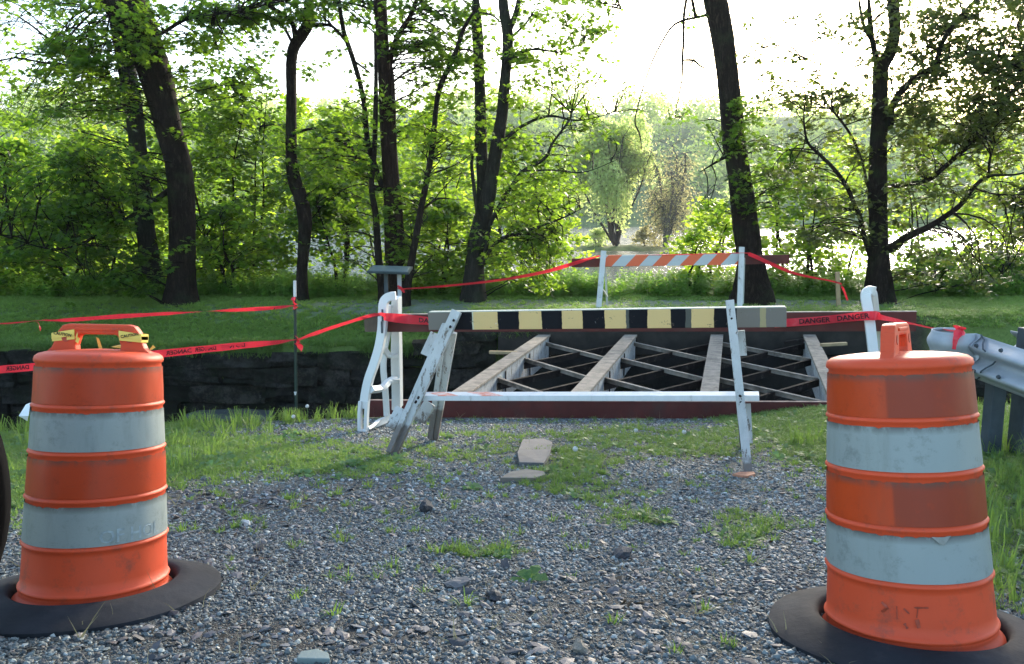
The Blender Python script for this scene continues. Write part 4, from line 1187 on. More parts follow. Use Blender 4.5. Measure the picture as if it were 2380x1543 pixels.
dl = make_drum(DR_L, R(1.1), 'orange and white drum on the left with yellow tape tied to its wide handle', 3, R(2))
drr = make_drum(DR_R, R(-2.6), 'orange and white drum on the right whose handle is seen end-on', 8, R(56))
def wrap_text(root, txt, h, z, a0, mat, rr_off=.004):
    me = text_mesh(txt, h, .001)
    bm = bmesh.new(); bm.from_mesh(me)
    bmesh.ops.triangulate(bm, faces=bm.faces); 
    for v in bm.verts:
        zz = z + v.co.y; a_ = a0 + v.co.x / rad(zz); r_ = rad(zz) + .0024 + dent(a_, zz, 3)
        v.co = Vector((r_ * math.cos(a_), r_ * math.sin(a_), zz))
    bm.to_mesh(me); bm.free(); me.materials.clear(); me.materials.append(mat)
    link(bpy.data.objects.new('lettering', me), root)
wrap_text(dl, 'OF HOL', .048, .272, math.radians(-34), FADEP)
# smudged old marks on the lower right drum
rs = random.Random(3)
mb = MB()
def stroke(x0, z0, x1, z1, wd):
    n = 6; pts = []
    for k in range(n + 1):
        u = k / n; a_ = math.radians(-98) + (x0 + (x1 - x0) * u) / .26; z = z0 + (z1 - z0) * u
        r_ = rad(z) + .0012; pts.append((Vector((r_ * math.cos(a_), r_ * math.sin(a_), z)), wd * rs.uniform(.5, 1.2)))
    b = len(mb.v)
    dxx, dzz = x1 - x0, z1 - z0; l_ = math.hypot(dxx, dzz)
    for p_, w_ in pts: mb.v += [(p_.x - dzz / l_ * w_ / 2, p_.y, p_.z + dxx / l_ * w_ / 2), (p_.x + dzz / l_ * w_ / 2, p_.y, p_.z - dxx / l_ * w_ / 2)]
    for k in range(n): mb.f.append((b + 2 * k, b + 2 * k + 1, b + 2 * k + 3, b + 2 * k + 2))
for s_ in ((-.155, .175, -.135, .160, .009), (-.135, .160, -.155, .145, .008), (-.11, .17, -.11, .13, .004), (-.06, .17, -.02, .172, .006), (-.055, .135, -.05, .11, .012), (-.09, .12, -.082, .105, .008), (-.05, .17, -.055, .14, .004), (-.09, .165, -.075, .15, .004)): stroke(*s_)
mb.build('old_lettering', SMUDGE, drr, local=True)
# torn flap on the lower white band
mb = MB()
for i, (x_, z_) in enumerate(((0, .386), (.03, .384), (.058, .388), (.032, .362), (.018, .368))):
    a_ = math.radians(-98) + x_ / .24; r_ = rad(z_) + (.012 if i in (3, 4) else .005); mb.v.append((r_ * math.cos(a_), r_ * math.sin(a_), z_))
mb.f = [(0, 1, 4), (1, 3, 4), (1, 2, 3)]
mb.build('torn_flap', m_plain('flap', (.22, .22, .19), .6, .3, 20, .2, .2), drr, local=True)
# rubber rings
def ring(base, label, seed):
    root = thing('rubber_base', base, label, 'drum base', 'black rubber drum bases', rot=(-TILT, 0, 0))
    prof = [(.284, .0), (.284, .03), (.289, .05), (.305, .058), (.35, .047), (.40, .030), (.440, .020), (.452, .014), (.455, .0)]
    mb = MB(); n = 80
    for r_, z_ in prof:
        for k in range(n):
            a_ = 2 * math.pi * k / n; u = 1 + .012 * math.sin(a_ * 3 + seed) + .006 * math.sin(a_ * 7 + seed)
            lift = .012 * math.sin(a_ * 2 + seed) * (r_ - .27) * 4
            rr = r_ * (1 + (u - 1) * (r_ - .27) / .19)
            mb.v.append((rr * math.cos(a_), rr * math.sin(a_), z_ + (max(0, lift) if z_ > 0.001 else -.01)))
    for i in range(len(prof) - 1):
        for k in range(n):
            a_ = i * n + k; b_ = i * n + (k + 1) % n; mb.f.append((a_, b_, b_ + n, a_ + n))
    mb.build('ring', RUBBER, root, local=True, angle=50)
ring(DR_L, 'black rubber ring lying round the foot of the left drum', 1)
ring(DR_R, 'black rubber ring lying round the foot of the right drum', 4)
# yellow tape bits on the left handle
t = NT('yellow_tape'); t.col((.72, .55, .10)); t.rough(.4); YT = t.m
hm = Matrix.LocRotScale(DR_L, dl.rotation_euler, None)
for sgn, lab in ((-1, 'yellow caution tape wrapped round the left side of the drum handle'), (1, 'yellow caution tape wrapped round the right side of the drum handle')):
    ct = thing('caution_tape', hm @ Vector((sgn * .128, 0, .962)), lab, 'tape', 'yellow caution tapes', rot=(-TILT, 0, 0))
    mb = MB()
    tl = .16 * sgn
    for j in range(2):
        zc = .045 + j * .012
        pts_ = []
        x0, x1 = -.043, .043
        for (xx_, yy_) in ((x0, -.028), (x1, -.028), (x1, .028), (x0, .028), (x0, -.028)):
            zz = zc - .97 + .97 + tl * (-xx_) * (1 if j else .6)
            pts_.append(Vector((xx_, yy_ * (1 + .12 * j), zz - .02)))
        for a_, b_ in zip(pts_[:-1], pts_[1:]):
            h_ = Vector((0, 0, .0115)); mb.add([a_ - h_, b_ - h_, b_ + h_, a_ + h_], [(0, 1, 2, 3)])
    tb = mb.build('tape', YT, ct, local=True)
    me = text_mesh('CAUTION', .011, .0005); me.transform(Matrix.Translation((0, -.0335, .0305)) @ Matrix.Rotation(-math.atan(tl), 4, 'Y') @ Matrix.Rotation(math.pi / 2, 4, 'X')); me.materials.clear(); me.materials.append(BLACKP)
    me.transform(Matrix.Translation((0, 0, .006)))
    link(bpy.data.objects.new('lettering', me), ct)
    if sgn < 0:
        mb = MB(); mb.add([(.05, -.035, .01), (.062, -.037, .0), (.07, -.04, .02), (.058, -.04, .03)], [(0, 1, 2, 3)]); mb.add([(.05, -.035, .02), (.064, -.045, .03), (.06, -.04, .045)], [(0, 1, 2)])
        mb.build('loose_end', YT, ct, local=True)
ct = thing('caution_tape', hm @ Vector((.01, .03, .94)), 'torn scraps of yellow caution tape lying on top of the left drum', 'tape', 'yellow caution tapes', rot=(-TILT, 0, 0))
mb = MB(); mb.add([(-.03, 0, .0), (-.01, -.01, .0), (-.03, .0, .045), (-.042, .0, .05)], [(0, 1, 2, 3)]); mb.build('scrap', YT, ct, local=True); mb = MB(); mb.add([(.02, -.01, .012), (.07, -.012, .005), (.09, 0, .022), (.05, 0, .02)], [(0, 1, 2, 3)]); mb.build('scrap', YT, ct, local=True); mb = MB(); mb.add([(.165, 0, .0), (.18, -.01, .0), (.19, 0, .01), (.18, 0, .02)], [(0, 1, 2, 3)])
mb.build('scrap', YT, ct, local=True)

# ------------------------------------------------------------------ tyre at the left edge
wr = .6
wc = P(20, 1125, 2.1); wc.x -= wr + .012; gz = float(near_z(wc.x, 2.1)); wc.z = gz + wr
wh = thing('wheel', (wc.x, wc.y, gz), 'black tyre just showing at the left edge of the picture beside the left drum', 'wheel')
mb = MB(); prof = []
for k in range(22):
    a_ = 2 * math.pi * k / 16; prof.append((wr - .12 + .12 * math.cos(a_) ** 1 * (1 if True else 1), .11 * math.sin(a_)))
mb.lathe(prof, 64, Matrix.Translation(wc) @ Matrix.Rotation(math.pi / 2, 4, 'X')); mb.build('tyre', m_plain('tyre', (.003, .003, .0035), .9, .3, 6, .2, .04), wh, smoothf=True)
mb = MB(); mb.lathe([(.0, .03), (.1, .03), (.12, .06), (.30, .05), (.33, .085), (.33, -.085), (.0, -.06)], 48, Matrix.Translation(wc) @ Matrix.Rotation(math.pi / 2, 4, 'X')); mb.build('rim', GALV, wh, angle=40)

# ------------------------------------------------------------------ small things on the ground
def ground_poly(name, outline, thick, mat, label, cat, lift=.012, group=None):
    pts_ = [G(x, y) for x, y in outline]; n = len(pts_)
    c = sum(pts_, Vector()) / n
    root = thing(name, c, label, cat, group)
    mb = MB(); mb.add([p + Vector((0, 0, lift)) for p in pts_] + [p + Vector((0, 0, lift - thick)) for p in pts_], [tuple(range(n)), tuple(range(n, 2 * n))[::-1]] + [(i, (i + 1) % n, (i + 1) % n + n, i + n) for i in range(n)])
    o = mb.build('slab', mat, root, bevel=.004, rough=.004)
    return root
ground_poly('slate_slab', [(1207, 1082), (1202, 1060), (1214, 1028), (1262, 1026), (1284, 1034), (1278, 1062), (1264, 1084)], .05, SLATE, 'grey slate slab lying in the grass before the bridge', 'stone', .03)
ground_poly('flat_stone', [(1163, 1120), (1185, 1105), (1222, 1099), (1262, 1104), (1268, 1112), (1245, 1120)], .05, TAN, 'tan flat stone just in front of the grey slate slab', 'stone', .03)
ground_poly('brick_fragment', [(1703, 1108), (1716, 1103), (1752, 1102), (1755, 1107), (1735, 1112)], .05, BRICKM, 'broken reddish brick under the right front leg of the sawhorse', 'brick', .02)
ground_poly('pale_stone', [(690, 1543), (700, 1528), (735, 1522), (762, 1530), (768, 1545)], .05, m_plain('pale_green_stone', (.16, .20, .19), .8, .15, 8, .3, .2), 'pale greenish flat stone at the bottom edge near the left drum', 'stone', .02)
def rock(x, y, s, mat, label, flat=.7, seed=0):
    p = G(x, y); o = stone_proto(mat, flat, 200 + seed, 2); o.name = 'rock'; o.data.name = 'rock'
    COL.objects.link(o); o.location = p + Vector((0, 0, s * flat * .3)); o.scale = (s, s * .8, s); o.rotation_euler = (.1, .1, seed)
    tag(o, label, 'stone', 'larger stones in the gravel'); return o
rock(990, 1190, .085, DARKR, 'dark upright stone in the middle of the gravel, left of the weeds', 1.1, 1)
rock(1150, 1392, .075, DARKR, 'dark stone right of centre beside the flat purple stone', .6, 2)
rock(1065, 1362, .11, SLATE, 'flat purplish stone in the near gravel at centre', .35, 3)
rock(1445, 1295, .11, DARKR, 'grey wedge shaped stone right of centre in the gravel', .4, 4)
rock(1350, 1512, .06, TAN, 'small brown stone near the bottom edge at centre', .6, 5)
rock(570, 1222, .07, m_plain('white_stone', (.42, .42, .40), .8, .1, 8, .3, .2), 'pale stone right of the left drum', .6, 6)
rock(600, 1278, .055, DARKR, 'small dark stone in the gravel right of the left drum', .6, 7)
rock(1736, 1062, .06, DARKR, 'dark stone in the grass behind the right sawhorse leg', .5, 8)
rock(1900, 1405, .09, DARKR, 'dark bit of bark or stone against the right drum', .3, 9)
# white paper scrap left of the drum
p = G(62, 1005)
o = thing('paper_scrap', P(56, 965, 7.4), 'white scrap of plastic caught in the grass left of the left drum', 'litter')
mb = MB(); mb.add([P(44, 966, 7.4), P(66, 966, 7.35), P(70, 936, 7.4), P(60, 940, 7.45)], [(0, 1, 2, 3)]); mb.add([P(44, 966, 7.4), P(66, 966, 7.35), P(64, 978, 7.4)], [(0, 1, 2)]); s_ = mb.build('scrap', WHITEB, o)
sm = s_.modifiers.new('thick', 'SOLIDIFY'); sm.thickness = .003
# dandelion clocks
def dandelion(x, y, hpx, label):
    b = G(x, y + hpx); top = P(x, y, b.y)
    o = thing('dandelion_clock', b, label, 'flower', 'dandelion clocks')
    mb = MB(); mb.tube([b, b.lerp(top, .5) + Vector((.008, 0, 0)), top], [.0025, .002, .002], 5); mb.build('stem', WEED, o)
    r_ = random.Random(int(x)); mb = MB()
    for _ in range(90):
        v = Vector((r_.gauss(0, 1), r_.gauss(0, 1), r_.gauss(0, 1))).normalized(); q = top + v * .02; s = v.orthogonal().normalized() * .006; s2_ = v.cross(s)
        mb.add([q - s, q + s2_, q + s, q - s2_], [(0, 1, 2, 3)])
    mb.tube([top - Vector((0, 0, .004)), top + Vector((0, 0, .004))], [.006, .006], 6)
    mb.build('seed_head', FLUFF, o)
for i, (x, y, h, lab) in enumerate(((1337, 1043, 34, 'round dandelion clock right of the grey slate slab'), (682, 968, 22, 'dandelion clock low in the grass just left of the green stake foot'), (714, 944, 40, 'taller dandelion clock just right of the green stake foot'), (2076, 1000, 30, ''), (1590, 1004, 18, 'dandelion clock in the grass behind the middle of the sawhorse'), (1478, 1000, 16, 'dandelion clock in the grass under the lower white plank'))):
    if lab: dandelion(x, y, h, lab)

# ------------------------------------------------------------------ trees
MAPLE = np.array([(0, -.5, 0), (.16, -.28, .03), (.48, -.30, -.03), (.26, -.02, .04), (.50, .22, -.04), (.18, .20, .03), (0, .55, -.06), (-.18, .20, .03), (-.50, .22, -.04), (-.26, -.02, .04), (-.48, -.30, -.03), (-.16, -.28, .03)])
QUAD = np.array([(0, -.5, 0), (.30, -.02, .06), (0, .55, -.05), (-.30, -.02, .06)])
TRI5 = np.array([(0, -.5, 0), (.40, -.18, .05), (.30, .22, -.05), (0, .55, -.04), (-.30, .22, -.05), (-.40, -.18, .05)])
def leaf_verts(C, size, tmpl, flat=.55, r=rng):
    """C (n,3) centres -> (n*k,3), random orientation, normals biased upward"""
    n = len(C)
    nrm = r.normal(0, 1, (n, 3)) * (1 - flat); nrm[:, 2] = np.abs(nrm[:, 2]) + flat
    nrm /= np.linalg.norm(nrm, axis=1)[:, None]
    a = r.normal(0, 1, (n, 3)); a[:, 2] -= .5
    t_ = a - nrm * (a * nrm).sum(1)[:, None]; t_ /= np.linalg.norm(t_, axis=1)[:, None] + 1e-9
    b = np.cross(nrm, t_)
    s = size * r.uniform(.6, 1.25, n)
    V = C[:, None, :] + s[:, None, None] * (tmpl[None, :, 0, None] * b[:, None, :] + tmpl[None, :, 1, None] * t_[:, None, :] + tmpl[None, :, 2, None] * nrm[:, None, :])
    return V.reshape(-1, 3)
def leaf_mesh(name, C, size, tmpl, mat, parent, flat=.55):
    V = leaf_verts(C, size, tmpl, flat); k = len(tmpl)
    F = np.arange(len(V)).reshape(-1, k)
    return mesh_np(name, V, F, mat, parent)
def spray(c, n, rx, rz, r=rng):
    """flattened spray of leaf centres about c"""
    d = r.normal(0, 1, (n, 3)); d /= np.linalg.norm(d, axis=1)[:, None]
    q = d * r.random((n, 1)) ** .45 * np.array([rx, rx, rz])
    tl = r.normal(0, .35, 2)
    q[:, 2] += q[:, 0] * tl[0] + q[:, 1] * tl[1] - .12 * (q[:, 0] ** 2 + q[:, 1] ** 2) / max(rx, .1)
    return c + q
def twig(mb, a, b, r0, r1, sag=.12, n=5, sides=4):
    a, b = Vector(a), Vector(b); L = (b - a).length; pts_, rad_ = [], []
    o = Vector((random.uniform(-1, 1), random.uniform(-1, 1), random.uniform(.0, 1))) * L * sag
    for i in range(n + 1):
        u = i / n; pts_.append(a.lerp(b, u) + o * math.sin(u * math.pi) + Vector((random.uniform(-1, 1), random.uniform(-1, 1), random.uniform(-1, 1))) * L * .012); rad_.append(r0 + (r1 - r0) * u)
    mb.tube(pts_, rad_, sides, False)
    return pts_
def C1(x, y): return (x / 2.075, y / 2.075)
def C2(x, y): return ((600 + x / 1.929) / 1.0756, y / 2.075)
def C3t(x, y): return ((1200 + x / 1.929) / 1.0756, y / 2.075)
def C4t(x, y): return ((1860 + x / 1.929) / 1.0756, y / 2.075)
def limb_rows(lst, conv, Y0, Y1=None):
    """rows (cx, cy, width in crop px)"""
    Y1 = Y0 if Y1 is None else Y1
    out = []; n = len(lst)
    for i, (cx, cy, wd) in enumerate(lst):
        x, y = conv(cx, cy); Yy = Y0 + (Y1 - Y0) * i / max(1, n - 1)
        p = P(x, y, Yy); out.append((p.x, p.y, p.z, wd / 2.075 / FPX * Yy / 2))
    return out
def big_tree(name, label, limbs, clumps, bark, lmat, leafsize=.125, tmpl=MAPLE, group='large trees on the river bank', flare=True, lflat=.5, twigs=True):
    """limbs: list of row lists, first is the trunk; clumps: rows (x0,x1,y0,y1,Y0,Y1,count,leaves,radius)"""
    tr = limbs[0]
    base = Vector(tr[0][:3]); gz = float(far_z(base.x, base.y)) 
    root = thing(name, (base.x, base.y, gz), label, 'tree', group)
    skel = []
    for i, lm in enumerate(limbs):
        rows = [tuple(q) for q in lm]
        if i == 0:
            b = rows[0]; rows = [(b[0], b[1], gz - .25, b[3] * 1.9), (b[0], b[1], max(gz + .08, min(b[2], gz + .2)), b[3] * 1.32)] + [q for q in rows if q[2] > gz + .35]
        if i > 0:
            q0 = np.array(rows[0][:3]); A_ = np.array([tuple(v) for v in skel]); d_a = np.linalg.norm(A_ - q0, axis=1); k_ = int(np.argmin(d_a))
            if .03 < d_a[k_] < .9: rows = [(*A_[k_], rows[0][3] * 1.1)] + rows
            rows[-1] = (*rows[-1][:3], rows[-1][3] * .35)
        rs_ = catmull(rows, 8)
        big = rs_[:, 3].max() > .07
        mb = MB(); mb.tube([q[:3] for q in rs_], [max(.008, q[3]) for q in rs_], 14 if big else 7, True, .05 if big else 0, .05 if big else 0)
        mb.build('trunk' if i == 0 else 'limb', bark, root, smoothf=True)
        skel += [Vector(q[:3]) for q in rs_[::2]]
    SK = np.array(skel)
    cs = []; mb = MB()
    for (x0, x1, y0, y1, Y0, Y1, cnt, nl, rx) in clumps:
        for _ in range(cnt):
            Yy = random.uniform(Y0, Y1); c = P(random.uniform(x0, x1), random.uniform(y0, y1), Yy)
            if c.z < gz + .3: c.z = gz + .3 + random.random() * .4
            cs.append(spray(np.array(c), max(3, int(nl * random.uniform(.5, 1.5))), rx * random.uniform(.6, 1.3), rx * .35))
            if twigs:
                d = ((SK - np.array(c)) ** 2).sum(1) + np.where(SK[:, 2] > c.z, .6, 0)
                s = Vector(SK[int(np.argmin(d * (1 + 1.6 * rng.random(len(d)))))])
                L = (c - s).length
                pp = twig(mb, s, c, min(.03, .008 + .006 * L), .006, .26, 7)
                for q in range(3): twig(mb, pp[4 + q % 3], c + Vector((random.uniform(-1, 1), random.uniform(-1, 1), random.uniform(-.3, .4))) * rx * .8, .007, .0045, n=3, sides=3)
    if cs:
        Cc = np.vstack(cs)
        leaf_mesh('crown', Cc, leafsize, tmpl, lmat, root, lflat)
        if twigs and mb.v: mb.build('twigs', BARK_THIN, root)
    return root

# T1 the big leaning trunk on the left
T1 = [limb_rows([(873, 1480, 129), (873, 1300, 125), (873, 1000, 123), (862, 800, 120), (825, 650, 119), (790, 500, 129), (745, 350, 150), (690, 200, 155), (630, 60, 168), (590, -60, 146), (560, -260, 112)], C1, 16.9),
      limb_rows([(640, 70, 150), (540, 0, 110), (440, -150, 80)], C1, 16.9, 16.4),
      limb_rows([(720, 150, 20), (780, 160, 16), (900, 90, 11), (1150, 60, 7)], C1, 16.9, 15.8),
      limb_rows([(840, 900, 30), (600, 1060, 18), (300, 1200, 10), (0, 1130, 6)], C1, 16.9, 15.6)]
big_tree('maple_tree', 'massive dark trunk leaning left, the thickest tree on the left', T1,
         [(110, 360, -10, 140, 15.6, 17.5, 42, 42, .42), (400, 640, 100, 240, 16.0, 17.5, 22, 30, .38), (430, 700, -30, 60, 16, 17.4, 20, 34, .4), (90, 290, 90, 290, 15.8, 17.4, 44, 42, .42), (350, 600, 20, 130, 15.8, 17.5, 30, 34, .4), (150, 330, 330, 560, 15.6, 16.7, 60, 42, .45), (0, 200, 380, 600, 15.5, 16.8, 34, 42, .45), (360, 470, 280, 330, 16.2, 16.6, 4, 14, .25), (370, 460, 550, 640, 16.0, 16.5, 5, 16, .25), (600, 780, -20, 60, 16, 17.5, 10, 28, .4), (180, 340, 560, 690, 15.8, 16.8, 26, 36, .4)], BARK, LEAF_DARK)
T2 = [limb_rows([(740, 1450, 95), (715, 1200, 90), (690, 1000, 85), (675, 800, 80), (658, 650, 78), (635, 480, 82), (612, 350, 80), (570, 100, 76), (540, -100, 60)], C1, 18.6),
      limb_rows([(640, 520, 30), (560, 400, 18), (400, 330, 8)], C1, 18.6, 18.2)]
big_tree('maple_tree', 'slimmer grey trunk directly left of and behind the leaning trunk', T2,
         [(250, 420, 150, 420, 18.0, 19.6, 24, 34, .45), (20, 250, 200, 330, 18, 20, 26, 36, .5), (-40, 110, -20, 190, 18, 20, 20, 30, .45), (220, 350, 420, 640, 18.2, 19.5, 24, 36, .45)], BARK_GREY, LEAF_MID)
T3 = [limb_rows([(298, 1470, 54), (300, 1300, 52), (312, 1150, 60), (314, 1060, 66), (295, 960, 68), (262, 870, 62), (248, 760, 52), (248, 600, 50), (248, 450, 48), (246, 310, 48), (258, 230, 52), (300, 165, 54), (330, 110, 50), (334, 0, 42), (340, -150, 38)], C2, 17.2),
      limb_rows([(270, 185, 30), (250, 110, 22), (190, 60, 18), (120, 10, 14), (60, -60, 10)], C2, 17.2, 16.6),
      limb_rows([(250, 200, 16), (200, 120, 12), (120, 88, 10), (30, 70, 7)], C2, 17.2, 16.8),
      limb_rows([(335, 125, 22), (400, 120, 18), (450, 130, 14), (500, 190, 10), (540, 250, 6)], C2, 17.2, 16.9),
      limb_rows([(270, 640, 14), (360, 620, 12), (450, 660, 14), (540, 720, 14), (580, 820, 16), (615, 880, 18)], C2, 17.2, 17.4)]
big_tree('curved_tree', 'slender tree with an S-bend trunk between the two left tree groups', T3,
         [(580, 760, -20, 60, 16.4, 17.8, 18, 26, .36), (440, 640, 30, 70, 16.4, 17.2, 8, 22, .35), (700, 800, 60, 180, 16.4, 17.6, 8, 16, .3), (640, 860, 300, 480, 16.8, 18, 26, 30, .4)], BARK, LEAF_DARK)
T4 = [limb_rows([(745, 1330, 90), (742, 1150, 86), (738, 1000, 84), (725, 820, 78), (712, 650, 72), (702, 450, 64), (692, 280, 58), (684, 120, 58), (675, 0, 60), (672, -180, 54)], C2, 17.4),
      limb_rows([(722, 290, 30), (735, 240, 26), (775, 150, 24), (820, 80, 22), (850, 0, 18), (880, -100, 14)], C2, 17.4, 17.1),
      limb_rows([(775, 1250, 40), (765, 1000, 34), (748, 800, 26), (742, 600, 24), (735, 400, 22), (728, 290, 22)], C2, 17.25)]
big_tree('split_bark_tree', 'straight reddish trunk with a long bark split behind the information panel', T4,
         [(900, 1110, -10, 120, 16.8, 18.2, 42, 30, .38), (740, 880, -20, 60, 16.8, 18, 16, 26, .36), (1000, 1120, 120, 240, 16.8, 18, 16, 26, .36), (950, 1080, 100, 210, 16.8, 18, 16, 24, .36), (830, 980, -30, 30, 16.8, 18, 10, 26, .4), (880, 1000, 220, 330, 17, 18, 10, 24, .35)], m_bark('bark_red', (.026, .016, .012), (.075, .05, .037)), LEAF_DARK)
T5 = [limb_rows([(688, 1400, 36), (668, 1250, 36), (655, 1050, 32), (634, 900, 28), (648, 740, 24), (655, 500, 22), (655, 340, 18), (650, 150, 12)], C2, 16.9),
      limb_rows([(680, 900, 26), (645, 780, 26), (615, 680, 26), (600, 520, 24), (578, 400, 24), (540, 270, 24), (500, 150, 22), (480, 30, 18), (460, -100, 14)], C2, 17.0),
      limb_rows([(510, 190, 14), (440, 120, 12), (380, 60, 8)], C2, 17.0, 16.7),
      limb_rows([(545, 290, 12), (600, 330, 9), (640, 360, 6)], C2, 17.0, 16.8)]
big_tree('forked_tree', 'thin forked trunks just left of the straight reddish trunk', T5,
         [(790, 900, 140, 260, 16.5, 17.4, 10, 18, .32), (700, 860, 240, 420, 16.6, 18, 26, 28, .4), (760, 850, 440, 620, 16.5, 17.2, 12, 26, .35)], BARK, LEAF_MID)
T6 = [limb_rows([(800, 1410, 36), (826, 1260, 34), (850, 1130, 32), (878, 980, 30), (905, 850, 28), (930, 690, 26), (945, 520, 24), (965, 420, 26), (1005, 330, 24), (1045, 240, 24), (1070, 160, 20), (1105, 90, 14), (1150, 30, 10)], C2, 16.6, 17.0),
      limb_rows([(880, 1010, 12), (950, 960, 10), (1030, 960, 8)], C2, 16.8, 16.5),
      limb_rows([(1050, 240, 10), (1110, 240, 8), (1150, 270, 5)], C2, 17, 16.8)]
big_tree('leaning_tree', 'thin trunk leaning right between the information panel and the paired trunks', T6,
         [(960, 1100, 280, 420, 16.4, 17.8, 24, 28, .4), (880, 1020, 420, 640, 16.6, 17.8, 34, 32, .4), (1000, 1100, 120, 260, 16.4, 17.2, 8, 18, .3)], BARK, LEAF_MID)
T7 = [limb_rows([(1128, 1400, 92), (1132, 1270, 90), (1150, 1120, 84), (1190, 980, 76), (1212, 860, 64), (1240, 700, 62), (1262, 560, 54), (1275, 400, 50), (1288, 250, 48), (1290, 150, 52), (1272, 30, 46), (1265, -120, 40)], C2, 17.3),
      limb_rows([(1165, 1060, 66), (1172, 900, 58), (1165, 700, 56), (1160, 500, 52), (1152, 300, 50), (1142, 120, 50), (1136, -80, 46)], C2, 17.5, 17.9),
      limb_rows([(1300, 140, 30), (1325, 80, 26), (1345, 0, 22), (1370, -100, 16)], C2, 17.3, 17.2),
      limb_rows([(1150, 1050, 20), (1128, 900, 18), (1118, 780, 16), (1140, 690, 12)], C2, 17.1),
      limb_rows([(20, 1230, 22), (50, 1080, 20), (100, 990, 20), (150, 900, 18), (205, 825, 16), (310, 765, 16), (350, 690, 12), (430, 580, 10), (440, 540, 8)], C3t, 17.2, 16.6),
      limb_rows([(0, 1290, 24), (60, 1190, 20), (130, 1140, 16), (260, 1100, 12), (400, 1050, 9), (500, 1000, 6)], C3t, 17.2, 16.4),
      limb_rows([(100, 690, 20), (200, 610, 16), (330, 560, 12), (480, 580, 8), (650, 540, 5)], C3t, 17.3, 16.6),
      limb_rows([(205, 825, 10), (340, 820, 8), (500, 830, 6), (660, 770, 4)], C3t, 16.9, 16.4),
      limb_rows([(1180, 65, 12), (1220, 75, 10), (1260, 110, 12)], C2, 17.6, 17.3),
      limb_rows([(160, 170, 12), (230, 100, 10), (290, 0, 8)], C3t, 17.3, 17), limb_rows([(110, -90, 30), (300, -130, 22), (500, -110, 16), (640, -40, 10), (680, 40, 6)], C3t, 17.2, 16.8), limb_rows([(120, 300, 14), (240, 240, 12), (400, 250, 8), (500, 200, 5)], C3t, 17.2, 16.9)]
big_tree('twin_trunk_tree', 'pair of tall trunks from one base at the centre of the picture', T7,
         [(1180, 1430, -20, 140, 16.4, 18, 46, 28, .36), (1200, 1330, 120, 200, 16.4, 17.6, 16, 22, .34), (1100, 1240, 200, 330, 16.6, 17.8, 20, 22, .34), (1180, 1330, 380, 560, 16.4, 17.6, 44, 30, .42), (1100, 1300, 540, 640, 16.4, 17.4, 30, 32, .42), (1180, 1420, 180, 390, 16.6, 17.6, 34, 16, .34), (1340, 1520, 60, 260, 16.2, 17.4, 10, 9, .3), (1060, 1180, 0, 160, 17, 18, 12, 22, .34), (1180, 1300, 620, 670, 16.6, 17.2, 8, 30, .4)], BARK_GREY, LEAF_MID, .115)
T8 = [limb_rows([(1312, 1380, 150), (1300, 1250, 126), (1282, 1100, 118), (1265, 950, 112), (1245, 800, 106), (1222, 640, 104), (1205, 480, 102), (1188, 320, 100), (1168, 160, 104), (1138, 0, 108), (1110, -160, 100)], C3t, 17.1),
      limb_rows([(1100, 68, 16), (1040, 85, 12), (980, 98, 12), (930, 125, 10), (890, 180, 9), (835, 285, 8), (790, 410, 7), (752, 550, 6), (750, 600, 7), (770, 650, 7), (780, 720, 5)], C3t, 17.1, 16.4),
      limb_rows([(1010, -40, 14), (985, 60, 13), (982, 180, 12), (976, 290, 11), (974, 380, 8), (955, 480, 7), (940, 570, 5)], C3t, 17.0, 16.6),
      limb_rows([(978, 290, 9), (1030, 292, 12), (1075, 325, 8), (1130, 326, 5)], C3t, 16.8, 16.7), limb_rows([(1032, 285, 8), (1010, 320, 7), (1003, 350, 5)], C3t, 16.8, 16.7),
      limb_rows([(1180, 760, 16), (1060, 830, 8)], C3t, 17.1, 16.7)]
big_tree('dark_trunk_tree', 'thick dark trunk leaning left behind the striped barricade', T8,
         [(1700, 1790, 230, 420, 16.2, 16.9, 24, 22, .3), (1560, 1720, 260, 330, 16.4, 17.2, 9, 14, .28), (1740, 1830, 330, 480, 16.3, 17.6, 20, 26, .36), (1620, 1740, 440, 500, 16.3, 16.9, 7, 20, .3), (1560, 1640, 20, 60, 16.6, 17.2, 3, 7, .25)], BARK, LEAF_DARK, .105)
